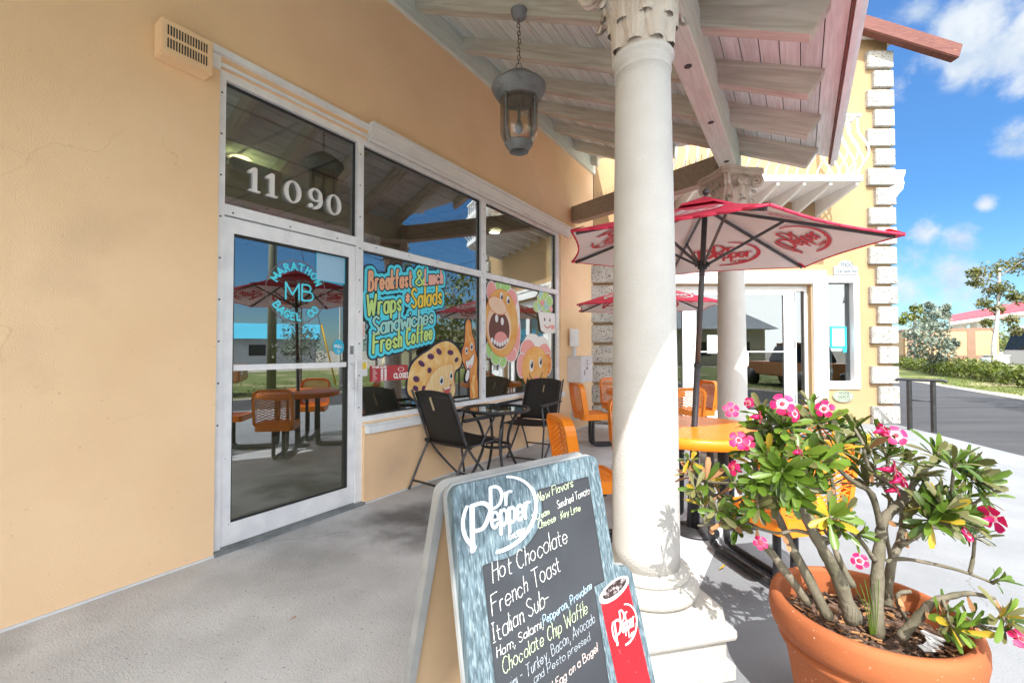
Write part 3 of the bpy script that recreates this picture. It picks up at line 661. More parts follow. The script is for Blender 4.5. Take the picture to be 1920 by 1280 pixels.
# cartoon food stickers, each one printed sheet
def sticker(name, label, base, h, ext, fn):
    F_ = Field(*ext, h); bm = B(); mats = []; lev = [0]
    def put(d, m_):
        F_.D = d
        if m_ not in mats: mats.append(m_)
        F_.iso(bm, LG(-.0685+.0006*lev[0]), 0, mats.index(m_)); lev[0] += 1
    fn(F_, put)
    o = thing(name, label, 'window sticker', LW(*base), RZ)
    obj('print', bm, [M[q] for q in mats], o); return o
def seg_of(p): return [(a[0], a[1], b[0], b[1]) for a, b in zip(p, p[1:])]
def strokes_d(F_, segs, wd, nib=1): F_.D = np.full(F_.X.shape, 1e3); F_.strokes(segs, wd, nib); return F_.D.copy()
def eye(F_, put, x, y, rx, ry, look=(.0, 0)):
    put(F_.ell(x, y, rx, ry), 'whiteprint'); put(F_.ell(x+look[0], y+look[1], rx*.62, ry*.62), 'ink'); put(F_.ell(x+look[0]-.3*rx, y+look[1]+.3*ry, rx*.2, ry*.2), 'whiteprint')
def sm(p, k=6): return [(q.x, q.y) for q in smooth_pts(p, k, True)]
def muffin(F_, put):
    top = sm([(1.70, .88), (1.69, 1.02), (1.74, 1.16), (1.86, 1.25), (1.97, 1.30), (2.10, 1.37), (2.26, 1.40), (2.40, 1.34), (2.485, 1.23), (2.47, 1.13), (2.38, 1.07), (2.36, .95), (2.33, .83), (2.1, .80), (1.85, .80)])
    d = F_.poly(top); put(d-.022, 'ink'); put(d, 'muffin')
    r = random.Random(4)
    for x, y, a, b in ((1.80, 1.02, .045, .03), (1.87, 1.17, .05, .026), (2.0, 1.24, .05, .03), (1.79, .93, .04, .026), (2.12, 1.29, .045, .03), (2.30, 1.28, .05, .028), (2.40, 1.20, .035, .025), (1.98, 1.10, .03, .03), (1.90, .92, .03, .03)):
        put(F_.ell(x, y, a, b, r.uniform(-.6, .6)), 'berry')
    cup = sm([(1.90, .80), (1.93, .93), (2.00, 1.04), (2.07, 1.10), (2.16, 1.14), (2.26, 1.15), (2.33, 1.14), (2.345, 1.02), (2.33, .80)])
    d = F_.poly(cup); put(d-.010, 'bacon'); put(d, 'wrapper')
    for k in range(9):
        x0 = 1.93+k*.045; put(np.maximum(strokes_d(F_, [(x0, .79, x0+.09, 1.16)], .004), F_.poly(cup)), 'muffin')
    eye(F_, put, 2.15, .985, .034, .046); eye(F_, put, 2.30, 1.03, .028, .044)
    mth = sm([(2.17, .90), (2.22, .885), (2.27, .905), (2.30, .94), (2.27, .86), (2.235, .835), (2.20, .855)]); put(F_.poly(mth)-.004, 'mouthdark'); put(F_.poly(mth), 'mouthred'); put(strokes_d(F_, [(2.19, .893, 2.28, .905)], .008), 'whiteprint')
sticker('muffin_sticker', 'cartoon blueberry muffin sticker with big eyes in the lower window', (2.1, -.069, .8), .006, (1.64, 2.54, .76, 1.45), muffin)
def bacon(F_, put):
    out_ = sm([(2.56, 1.60), (2.60, 1.66), (2.655, 1.62), (2.675, 1.50), (2.72, 1.42), (2.74, 1.30), (2.775, 1.20), (2.77, 1.05), (2.785, .90), (2.79, .74), (2.66, .74), (2.64, .86), (2.625, 1.0), (2.56, 1.10), (2.505, 1.20), (2.50, 1.30), (2.54, 1.38), (2.55, 1.48)])
    d = F_.poly(out_); put(d-.014, 'ink'); put(d, 'bacon')
    put(np.maximum(strokes_d(F_, seg_of([(2.60, 1.62), (2.60, 1.50), (2.64, 1.42), (2.68, 1.36)]), .012), d+.004), 'bun')
    put(np.maximum(strokes_d(F_, seg_of([(2.71, 1.0), (2.68, .9), (2.72, .8), (2.70, .72)]), .02), d+.004), 'muffin')
    eye(F_, put, 2.575, 1.30, .026, .040); eye(F_, put, 2.665, 1.345, .028, .044)
    mth = sm([(2.56, 1.18), (2.62, 1.19), (2.70, 1.26), (2.705, 1.20), (2.67, 1.12), (2.61, 1.09), (2.57, 1.12)]); put(F_.poly(mth)-.005, 'mouthdark'); put(F_.poly(mth), 'whiteprint'); put(F_.ell(2.63, 1.12, .03, .016, .5), 'tongue')
    put(F_.ell(2.585, 1.02, .032, .07, -.3)-.008, 'ink'); put(F_.ell(2.585, 1.02, .032, .07, -.3), 'whiteprint')
sticker('bacon_sticker', 'cartoon grinning bacon strip sticker beside the window post', (2.65, -.069, .75), .0055, (2.46, 2.80, .74, 1.70), bacon)
def bagel(F_, put):
    for x, y, a, b, q in ((3.30, 1.26, .10, .17, 'lettuce'), (3.03, 1.32, .08, .10, 'lettuce'), (3.55, 1.55, .16, .36, 'hamprint'), (3.60, 1.78, .09, .2, 'whiteprint'), (3.22, 2.06, .12, .11, 'lettuce'), (3.36, 2.08, .12, .11, 'lettuce'), (3.50, 1.98, .13, .12, 'hamprint'), (3.05, 2.02, .10, .12, 'hamprint'), (3.48, 1.25, .13, .09, 'hamprint'), (3.14, 1.22, .10, .09, 'lettuce')):
        d = F_.ell(x, y, a, b); put(d-.012, 'whiteprint'); put(d, q)
    d = np.maximum(F_.ell(3.27, 1.65, .36, .42, .06), -(F_.X-2.905)); put(d-.010, 'bacon'); put(d, 'bun')
    put(F_.ell(3.21, 1.60, .255, .28, .05)-.010, 'bunpale'); put(F_.ell(3.21, 1.56, .225, .235, .05), 'mouthdark'); put(F_.ell(3.24, 1.45, .14, .09), 'tongue')
    for k in range(7): put(F_.ell(3.05+k*.055, 1.375+.012*abs(k-3)**1.4, .026, .032), 'whiteprint')
    put(F_.ell(3.14, 1.70, .035, .05), 'whiteprint'); put(F_.ell(3.26, 1.67, .035, .05), 'whiteprint')
    nose = F_.ell(3.16, 1.86, .19, .10, -.2); put(nose-.008, 'bacon'); put(nose, 'bunpale')
    eye(F_, put, 3.24, 1.985, .036, .05, (.008, -.01)); eye(F_, put, 3.39, 1.95, .042, .055, (.008, -.01))
sticker('bagel_sandwich_sticker', 'cartoon bagel sandwich sticker with wide open mouth', (3.3, -.069, 1.15), .0075, (2.905, 3.80, 1.08, 2.15), bagel)
def salad(F_, put):
    r = random.Random(5)
    for k in range(13):
        x, y = 4.06+.055*(k % 7)+.09*(k//7)+.1, 1.90+.13*(k//7)+r.uniform(-.05, .09); d = np.maximum(F_.ell(x, y, .09, .075), F_.X-4.685); put(d-.008, 'whiteprint'); put(d, ['lettuce', 'lime', 'cyanprint'][k % 3])
    put(np.maximum(F_.ell(4.56, 1.93, .06, .045), F_.X-4.685), 'salmon'); put(F_.ell(4.3, 2.0, .06, .04), 'hamprint')
    cup = np.maximum(F_.poly([(4.18, 1.86), (4.69, 1.86), (4.69, 1.58), (4.40, 1.56), (4.26, 1.60)]), F_.X-4.685); put(cup-.01, 'paper'); put(cup, 'whiteprint')
    eye(F_, put, 4.36, 1.76, .03, .045); eye(F_, put, 4.52, 1.76, .03, .045); put(strokes_d(F_, seg_of(arc(4.44, 1.70, .09, .06, 200, 340, 8)), .008), 'mouthred'); put(F_.ell(4.6, 1.66, .06, .035), 'hamprint')
sticker('salad_bowl_sticker', 'pale cartoon salad cup sticker with green leaves at the window edge', (4.4, -.069, 1.57), .0075, (4.02, 4.70, 1.52, 2.18), salad)
def bagel2(F_, put):
    for x, y, a, b, q in ((4.05, 1.37, .24, .16, 'whiteprint'), (4.30, 1.35, .20, .15, 'whiteprint'), (3.92, 1.30, .20, .15, 'hamprint'), (4.38, 1.24, .20, .16, 'hamprint'), (4.47, 1.10, .13, .16, 'bacon'), (3.75, 1.10, .12, .16, 'hamprint')):
        d = F_.ell(x, y, a, b); put(d-.012, 'paper'); put(d, q)
    d = F_.ell(4.12, 1.05, .36, .30); put(d-.010, 'bacon'); put(d, 'bun')
    eye(F_, put, 4.0, 1.09, .055, .085, (.01, .01)); eye(F_, put, 4.25, 1.13, .05, .08, (.01, .01))
    put(strokes_d(F_, seg_of(arc(4.12, 1.02, .19, .15, 195, 345, 12)), .009), 'ink'); put(F_.ell(4.12, .92, .05, .03), 'tongue')
sticker('smiling_roll_sticker', 'cartoon smiling bread roll sticker low in the right window', (4.1, -.069, .76), .0075, (3.60, 4.66, .76, 1.56), bagel2)
# round shop name on the door glass
bm = B(); F = Field(.36, .80, 1.50, 2.0, .004)
cx, cy, rr = .578, 1.745, .165
def around(tx, a0, a1, size, inward):
    sg = []
    for i, ch in enumerate(tx):
        if ch == ' ': continue
        a = R(a0+(a1-a0)*i/(len(tx)-1)); wd = text(ch, size)[1]
        rot = a-math.pi/2 if inward else a+math.pi/2
        r_ = rr if inward else rr+size
        px, py = cx+r_*math.cos(a), cy+r_*math.sin(a)
        sg += text(ch, size, x0=px-math.cos(rot)*wd/2, y0=py-math.sin(rot)*wd/2, rot=rot)[0]
    return sg
F.strokes(around('MARATHON', 152, 28, .05, True)+around('BAGEL CO', 216, 318, .05, False)+text('MB', .12, gap=1.4, x0=cx-.09, y0=cy-.06)[0], .0068)
F.iso(bm, LG(-.0775)); ds = thing('shop_name_sticker', 'round turquoise shop name sticker on the door glass', 'window sticker', LW(cx, -.078, 1.55), RZ); obj('lettering', bm, M['turq'], ds)
bm = B(); F = Field(.34, .82, 1.50, 2.0, .005); F.D = np.abs(F.ell(cx, cy, .235, .235))-.003; F.iso(bm, LG(-.0785)); obj('rim_line', bm, flat('faint_ring', (.22, .16, .18)), ds)
bm = B(); F = Field(.88, .995, 1.26, 1.40, .004); F.D = F.ell(.935, 1.33, .052, .062); F.iso(bm, LG(-.0785), 0, 0)
F.D[:] = 1e3; F.strokes(text('PULL', .022, gap=2, x0=.898, y0=1.325)[0], .0028); F.D = np.minimum(F.D, np.abs(F.ell(.935, 1.295, .008, .01))-.002); F.iso(bm, LG(-.0775), 0, 1)
o = thing('pull_sticker', 'small round blue PULL sticker near the door handle', 'sticker', LW(.935, -.078, 1.27), RZ); obj('print', bm, [M['pullblue'], M['whiteprint']], o)
bm = B(); wbox(bm, .735, .985, -.0786, -.078, 1.86, 2.07); wbox(bm, .728, .992, -.0794, -.0788, 1.852, 2.075, 1); o = thing('door_paper', 'pale blue paper sheet taped inside the top of the door', 'paper', LW(.86, -.078, 1.86), RZ); obj('sheet', bm, [M['paperblue'], M['tape']], o)
# opening hours sign
bm = B(); wbox(bm, 1.245, 1.685, -.0685, -.067, 1.025, 1.165)
F = Field(1.24, 1.69, 1.02, 1.17, .0035)
F.strokes(text('CLOSED', .042, gap=2, ws=.75, x0=1.515, y0=1.045)[0], .0055); F.strokes(text('STORE HOURS', .016, gap=2, x0=1.27, y0=1.143)[0], .0024)
F.add(np.abs(F.ell(1.60, 1.125, .035, .018))-.002)
for k in range(7):
    y_ = 1.128-k*.0155; F.strokes([(1.275, y_, 1.30+.01*(k % 3), y_)], .0025)
    for x_ in (1.375, 1.415): F.add(np.maximum(np.abs(F.X-x_)-.014, np.abs(F.Y-y_)-.006))
F.iso(bm, LG(-.066), 0, 1); o = thing('opening_hours_sign', 'red store hours sign reading CLOSED on the window', 'sign', LW(1.46, -.068, 1.03), RZ); obj('plate', bm, [M['signred'], M['whiteprint']], o)
bm = B(); wbox(bm, 1.15, 1.215, -.0685, -.067, 1.08, 1.22); wbox(bm, 1.16, 1.205, -.0665, -.066, 1.14, 1.20, 1); o = thing('window_notice', 'small white notice with yellow face beside the hours sign', 'paper', LW(1.18, -.068, 1.08), RZ); obj('sheet', bm, [M['paper'], M['yellowprint']], o)
bm = B(); wbox(bm, 1.15, 1.185, -.0685, -.067, 1.40, 1.55); wbox(bm, 1.156, 1.179, -.0665, -.066, 1.42, 1.53, 1); o = thing('red_notice', 'narrow red and white notice at the window edge', 'paper', LW(1.165, -.068, 1.40), RZ); obj('sheet', bm, [M['paper'], M['salmon']], o)
# open sign hanging inside
osg = thing('open_sign', 'unlit oval OPEN sign hanging on cords inside the window', 'sign', LW(1.65, -.3, 2.39), RZ)
bm = B(); prism(bm, arc(1.65, 2.60, .265, .21, 0, 354, 59), lambda x, y, d: LW(x, d, y), -.34, -.30); obj('housing', fixn(bm), M['gasket'], osg)
bm = B(); F = Field(1.38, 1.92, 2.38, 2.82, .006); F.strokes(text('OPEN', .15, gap=2, ws=.95, x0=1.45, y0=2.53)[0], .008); F.iso(bm, LG(-.296)); obj('lettering', bm, M['neonoff'], osg)
bm = B()
for k in range(26):
    for a0 in (200, 20):
        a = R(a0+140*k/25); 
        if a0 == 20 or True: wbox(bm, 1.65+.235*math.cos(a)-.004, 1.65+.235*math.cos(a)+.004, -.2995, -.294, 2.60+.182*math.sin(a)-.004, 2.60+.182*math.sin(a)+.004)
obj('light_dots', bm, M['dotteal'], osg)
bm = B(); tube(bm, [LW(1.49, -.32, 2.76), LW(1.45, -.32, 3.16)], .005, 5); tube(bm, [LW(1.80, -.32, 2.77), LW(1.82, -.31, 2.95), LW(1.80, -.33, 3.16)], .005, 5); tube(bm, [LW(1.45, -.32, 3.14), LW(1.6, -.32, 3.09), LW(1.8, -.32, 3.14)], .004, 5); obj('cord', bm, M['gasket'], osg)
bm = B(); wbox(bm, .60, 1.05, -1.25, -1.17, 2.86, 3.06); xs = single('ceiling_sign', bm, M['exitgreen'], 'pale green hanging sign box seen through the transom', 'sign', LW(.8, -1.2, 2.86))

# ------------------------------------------------------------------ porch roof
roof = thing('porch_roof', 'sloping timber porch roof of whitewashed boards on grey rafters', 'roof', P0, RZ)
S0 = -5.5
def zb(t): return 4.76-.47*t
def send(t): return 6.1-t*.87 if t < 2.47 else 3.96
bm = B(); t = .0
rnd = random.Random(11)
while t < 3.34:
    w_ = .120; a, b = t+.003, t+w_-.003
    e0, e1 = send(a), send(b)
    if t < 2.47 < b: e1 = e0
    jo = [S0, e0]
    cuts = sorted([S0]+[rnd.uniform(S0+1, 5) for _ in range(2)])+[None]
    for i in range(len(cuts)-1):
        x0 = cuts[i]+(.0015 if i else 0); last = cuts[i+1] is None
        x1a, x1b = (e0, e1) if last else (min(cuts[i+1], e0-.01)-.0015,)*2
        if x1a <= x0 or x1b <= x0: continue
        hexa(bm, [LW(x0, a, zb(a)), LW(x0, b, zb(b)), LW(x1b, b, zb(b)), LW(x1a, a, zb(a)), LW(x0, a, zb(a)+.02), LW(x0, b, zb(b)+.02), LW(x1b, b, zb(b)+.02), LW(x1a, a, zb(a)+.02)])
    t += w_
obj('boards', bm, M['board'], roof)
bm = B()
for a, b in ((0, 2.46), (2.46, 3.36)):
    hexa(bm, [LW(S0, a, zb(a)+.024), LW(S0, b, zb(b)+.024), LW(send(b-.001)-.004, b, zb(b)+.024), LW(send(a)-.004, a, zb(a)+.024), LW(S0, a, zb(a)+.09), LW(S0, b, zb(b)+.09), LW(send(b-.001)-.004, b, zb(b)+.09), LW(send(a)-.004, a, zb(a)+.09)])
obj('deck', bm, M['gasket'], roof)
k = -15
while True:
    s_ = 1.7+.7*k; k += 1
    if s_ > 6: break
    te = 3.26 if s_ <= 3.9 else (6.1-s_)/.87-.06
    if te < .1: continue
    bm = B(); a, b = .05, te; hw = .045; dp = .15
    hexa(bm, [LW(s_-hw, a, zb(a)-dp), LW(s_-hw, b-.10*(s_ < 3.9), zb(b)-dp), LW(s_+hw, b-.10*(s_ < 3.9), zb(b)-dp), LW(s_+hw, a, zb(a)-dp), LW(s_-hw, a, zb(a)-.001), LW(s_-hw, b, zb(b)-.001), LW(s_+hw, b, zb(b)-.001), LW(s_+hw, a, zb(a)-.001)])
    obj('rafter', bm, M['timber'], roof)
bm = B(); wbox(bm, S0, 6.07, 0, .05, 4.47, 4.73); obj('ledger', bm, M['timberlong'], roof)
bm = B()
a = LW(S0, 2.40, 0); wbox(bm, S0, 3.97, 2.43, 2.59, 3.135, 3.475); bmesh.ops.bevel(bm, geom=list(bm.edges), offset=.008, segments=1, affect='EDGES'); bmn = obj('beam', bm, M['timberlong'], roof)
for p in ((1290, 125), (1333, 230), (1362, 303)):
    r_ = ray(*p); c = Vector((0, 0, EYE))+r_*((3.133-EYE)/r_.z); bm = B(); lathe(bm, [(0, 0), (.024, 0), (.024, .004), (0, .004)], c-Vector((0, 0, .0015)), 16); obj('bolt_hole', bm, M['gasket'], bmn)
bm = B(); bar(bm, LW(3.88, 2.40, 3.27), LW(5.25, .03, 3.52), .15, .26); obj('end_beam', bm, M['endbeam'], roof)
bm = B(); e_ = zb(3.36); wbox(bm, S0, 3.98, 3.36, 3.39, e_-.08, e_+.10); wbox(bm, S0, 3.99, 3.391, 3.42, e_-.03, e_+.11); obj('fascia', bm, M['fascia'], roof)
bm = B(); wbox(bm, S0, 3.975, 3.345, 3.359, e_-.06, e_-.012); obj('drip_board', bm, M['rust'], roof)
bm = B()                                             # bird spikes on the beam ends
for k in range(46):
    q = k/45; p = LW(4.0+1.05*q, 2.30-1.8*q, 3.42+.18*q); tube(bm, [p, p+Vector((rnd.uniform(-.05, .05), rnd.uniform(-.05, .05), rnd.uniform(.09, .16)))], .0022, 4)
obj('bird_spikes', bm, M['rustchain'], roof)

# ------------------------------------------------------------------ columns
def capital_parts(root, z0, z1, ang):
    H = z1-z0
    bm = B(); lathe(bm, [(.118, z0), (.118, z0+.04), (.13, z0+H*.4), (.16, z0+H*.75), (.20, z0+H*.87), (0, z0+H*.87)], seg=32)
    def leaf(a, zb_, ht, r0, w_, curl):
        nu, nv = 14, 12; g = []
        for j in range(nv):
            v = j/(nv-1); row = []
            if v < .72: r = r0+.035*v*v; z = zb_+ht*v/.72*.92
            else:
                q = (v-.72)/.28*math.pi*.95; r = r0+.018+curl*(1-math.cos(q)); z = zb_+ht*.92+curl*1.1*math.sin(q)
            wd = w_*(.65+.5*math.sin(math.pi*min(v*1.15, 1)))*(1 if v < .75 else 1-.6*(v-.75)/.25)
            wd *= 1+.12*math.sin(v*22)
            for i in range(nu+1):
                u = i/nu*2-1
                rr_ = r+.020*(1-u*u)-.013*abs(math.sin(u*8+.4))*(.4+v)
                aa = a+u*wd/(2*max(r, .1)); row.append(bm.verts.new((rr_*math.cos(aa), rr_*math.sin(aa), z)))
            g.append(row)
        for j in range(nv-1):
            for i in range(nu): bm.faces.new((g[j][i], g[j][i+1], g[j+1][i+1], g[j+1][i]))
    for k in range(8): leaf(ang+k*math.pi/4, z0+.01, H*.36, .124, .100, .036)
    for k in range(8): leaf(ang+(k+.5)*math.pi/4, z0+H*.22, H*.40, .138, .095, .045)
    for k in range(8): leaf(ang+k*math.pi/4+.0, z0+H*.50, H*.28, .16, .08, .04)
    for k in range(4):                               # corner scrolls and small inner scrolls
        a = ang+math.pi/4+k*math.pi/2; er = Vector((math.cos(a), math.sin(a), 0))
        for sd_ in (-1, 1):
            pts = []
            es = Vector((-er.y, er.x, 0))*sd_
            for i in range(26):
                q = i/25; th = math.pi*.9-q*math.pi*3.6; rad = .062*(1-q*.82)
                pts.append(er*(.245+rad*math.cos(th))+es*.014+Vector((0, 0, z0+H*.77+rad*math.sin(th))))
            pts = [er*.15+es*.05+Vector((0, 0, z0+H*.45)), er*.165+es*.03+Vector((0, 0, z0+H*.63))]+pts
            tube(bm, pts, [.016]*len(pts), 7)
        for sd_ in (-1, 1):
            a2 = a+sd_*.62; e2 = Vector((math.cos(a2), math.sin(a2), 0)); e3 = Vector((-e2.y, e2.x, 0))*sd_
            pts = [e2*.195+e3*(.036*(1-i/20)*math.cos(-i*.62)-.0)+Vector((0, 0, z0+H*.76+.036*(1-i/20)*math.sin(-i*.62))) for i in range(20)]
            tube(bm, pts, [.0105]*20, 6)
    cp = obj('capital', fixn(bm), M['capital'], root, True)
    bm = B(); o = []
    for k in range(4):                               # abacus with hollow sides
        a = ang+math.pi/4+k*math.pi/2; c1, c2 = a-.11, a+.11
        o.append((.295*math.cos(c1), .295*math.sin(c1))); o.append((.295*math.cos(c2), .295*math.sin(c2)))
        for i in range(1, 6):
            b_ = c2+(math.pi/2-.22)*i/6; r_ = .215+.08*abs(i/6-.5)**1.6*3; o.append((r_*math.cos(b_), r_*math.sin(b_)))
    prism(bm, o, lambda x, y, d: Vector((x, y, d)), z0+H*.87, z0+H*.94); prism(bm, [(x*1.05, y*1.05) for x, y in o], lambda x, y, d: Vector((x, y, d)), z0+H*.942, z1)
    obj('abacus', fixn(bm), M['capital'], cp)
def column(label, c, ang):
    root = thing('stone_column', label, 'column', (c[0], c[1], .004), 0, 'stone columns carrying the porch roof', world=False)
    sq = lambda h_: [(h_*math.cos(ang+math.pi/4+k*math.pi/2)*1.4142, h_*math.sin(ang+math.pi/4+k*math.pi/2)*1.4142) for k in range(4)]
    V3 = lambda x, y, d: Vector((x, y, d))
    bm = B(); prev = None
    for h_, z_ in [(.256, 0), (.256, .042), (.250, .05), (.236, .062), (.232, .07), (.232, .148), (.224, .1485), (.224, .1535), (.256, .154), (.260, .165), (.258, .182), (.248, .194), (.234, .202), (.230, .206), (.222, .2585)]:
        cr_ = .012; r4 = []
        for k in range(4):
            a0 = ang+math.pi/4+k*math.pi/2; ex = Vector((math.cos(a0-math.pi/4), math.sin(a0-math.pi/4), 0)); ey = Vector((-ex.y, ex.x, 0))
            r4.append(bm.verts.new(ex*h_+ey*(h_-cr_)+Vector((0, 0, z_)))); r4.append(bm.verts.new(ex*(h_-cr_)+ey*h_+Vector((0, 0, z_))))
        if prev:
            for i in range(8): bm.faces.new((prev[i], prev[(i+1) % 8], r4[(i+1) % 8], r4[i]))
        else: bm.faces.new(r4[::-1])
        prev = r4
    bm.faces.new(prev)
    obj('plinth', bm, M['plinth'], root)
    bm = B(); lathe(bm, [(.0, .2585)]+[(.19+.028*math.cos(a), .292+.033*math.sin(a)) for a in np.linspace(-1.57, 1.57, 9)]+[(.186, .328), (.178, .334)]+[(.168+.018*math.cos(a), .35+.016*math.sin(a)) for a in np.linspace(-1.4, 1.57, 6)]+[(.15, .372), (0, .372)], seg=48)
    obj('base', fixn(bm), M['plinth'], root, True)
    bm = B(); pr = []
    for i in range(30):
        q = i/29; pr.append((.1425+.0008-.024*q**1.5, .372+q*(2.54-.372)))
    lathe(bm, [(0, .373)]+pr+[(0, 2.54)], seg=56); obj('shaft', fixn(bm), M['column'], root, True)
    bm = B(); lathe(bm, [(.118, 2.53), (.124, 2.535), (.124, 2.55), (.119, 2.555), (.122, 2.575)]+[(.118+.018*math.cos(a), 2.60+.018*math.sin(a)) for a in np.linspace(-1.2, 1.57, 7)]+[(.118, 2.62)], seg=48); obj('neck_ring', fixn(bm), M['column'], root, True)
    capital_parts(root, 2.62, 3.13, ang)
    return root
CA = R(12.2)
column('near cream stone column on a square plinth beside the chalkboard', (.59, 1.95), CA)
column('far cream stone column behind the big parasol, before the white doors', (2.286, 4.55), CA)

# ------------------------------------------------------------------ lantern
lc = at(973, 220, 3.46); lx, ly = lc.x, lc.y
lan = thing('hanging_lantern', 'weathered grey lantern with smoky glass hanging by a chain from the porch rafters', 'lantern', (lx, ly, 2.88))
bm = B(); zt = zb(N.dot(Vector((lx, ly, 0))-P0))-.15
lathe(bm, [(0, zt-.075), (.03, zt-.075), (.052, zt-.055), (.065, zt-.02), (.068, zt)], (lx, ly, 0), 24); obj('ceiling_rose', fixn(bm), M['verdigris'], lan, True)
bm = B(); z0, z1 = 3.60, zt-.07; nl = 11
for i in range(nl):
    c = Vector((lx+.004*(i % 3-1), ly, z0+(z1-z0)*(i+.5)/nl)); hl = (z1-z0)/nl*.68; dx = Vector((1, 0, 0)) if i % 2 else Vector((0, 1, 0))
    tube(bm, [c+dx*.011*math.cos(a)+Vector((0, 0, hl*math.sin(a))) for a in np.linspace(0, 2*math.pi, 13)], .0035, 5, False)
obj('chain', bm, M['rustchain'], lan)
bm = B(); tube(bm, [Vector((lx+.022*math.cos(a), ly, 3.575+.03*math.sin(a))) for a in np.linspace(0, 2*math.pi, 17)], .004, 6, False); obj('hanging_ring', bm, M['verdigris'], lan)
LK = 1.13
bm = B(); lathe(bm, [(0, 3.552), (.012, 3.55), (.02, 3.535), (.06, 3.52), (.11, 3.485), (.145, 3.45), (.158, 3.43), (.172, 3.425), (.178, 3.415), (.19, 3.41), (.194, 3.395), (.19, 3.38), (.17, 3.345), (.165, 3.335), (.152, 3.325), (.150, 3.31), (.138, 3.305), (.136, 3.30), (.1, 3.30), (0, 3.33)], (lx, ly, 0), 48); bm.transform(Matrix.Translation((lx, ly, 0)) @ Matrix.Diagonal((LK, LK, 1, 1)) @ Matrix.Translation((-lx, -ly, 0))); obj('cap', fixn(bm), M['verdigris'], lan, True)
M['smoke'] = glass('smoky_glass', (.84, .78, .70), .10, .25)
bm = B(); gp = [(r_*1.13, z_) for r_, z_ in [(.134, 3.302), (.134, 3.06), (.13, 3.025), (.115, 2.985), (.095, 2.955), (.08, 2.94)]]; lathe(bm, gp, (lx, ly, 0), 40); obj('glass', fixn(bm), M['smoke'], lan, True)
bm = B()
for k in range(4):
    a = R(-40+90*k); tube(bm, [Vector((lx+(r_+.006)*math.cos(a), ly+(r_+.006)*math.sin(a), z_)) for r_, z_ in gp], .0085, 6)
obj('glazing_bar', fixn(bm), M['verdigris'], lan, True)
bm = B(); lathe(bm, [(.078, 2.955), (.098, 2.955), (.10, 2.945), (.092, 2.938), (.092, 2.93), (.083, 2.925), (.083, 2.915), (.07, 2.905), (.068, 2.885), (.06, 2.885), (.058, 2.95)], (lx, ly, 0), 40); bm.transform(Matrix.Translation((lx, ly, 0)) @ Matrix.Diagonal((LK, LK, 1, 1)) @ Matrix.Translation((-lx, -ly, 0))); obj('bottom_collar', fixn(bm), M['verdigris'], lan, True)
bm = B(); lathe(bm, [(0, 3.26), (.05, 3.26), (.1, 3.295)], (lx, ly, 0), 24); tube(bm, [(lx, ly, 3.26), (lx, ly, 3.14)], .012, 8); lathe(bm, [(0, 3.02), (.028, 3.05), (.03, 3.09), (.014, 3.14), (0, 3.15)], (lx, ly, 0), 16); obj('bulb', fixn(bm), M['verdigrisdark'], lan, True)
# ------------------------------------------------------------------ orange table sets
def diamond(bm, x0, x1, y0, y1, f, px=.045, py=.022, wd=.0075, th=.006, clip=None):
    """expanded metal: two families of flat bars crossing"""
    sl = py/px*1.0
    for fam in (1, -1):
        k0 = int((y0-(x1-x0)*sl*2)/py)-2
        for k in range(k0, int((y1-y0)/py*3)+int((x1-x0)*sl/py*2)+4):
            c = k*py*2
            a = (x0, c+fam*sl*0) ; pts = []
            # line y = y0 + c + fam*sl*2*(x-x0)
            m_ = fam*sl*2*.62
            for x in (x0, x1): pts.append((x, y0+c+m_*(x-x0)))
            (xa, ya), (xb, yb) = pts
            t0, t1 = 0., 1.
            for lo_, hi_, p_, q_ in ((y0, y1, ya, yb),):
                if abs(q_-p_) < 1e-9: continue
                ta, tb_ = sorted(((lo_-p_)/(q_-p_), (hi_-p_)/(q_-p_))); t0 = max(t0, ta); t1 = min(t1, tb_)
            if t1-t0 < .02: continue
            A = (xa+(xb-xa)*t0, ya+(yb-ya)*t0); Bp = (xa+(xb-xa)*t1, ya+(yb-ya)*t1)
            d = 0 if fam == 1 else .0015
            bar(bm, f(A[0], A[1], d), f(Bp[0], Bp[1], d), wd, th, up=f(0, 0, 1)-f(0, 0, 0))
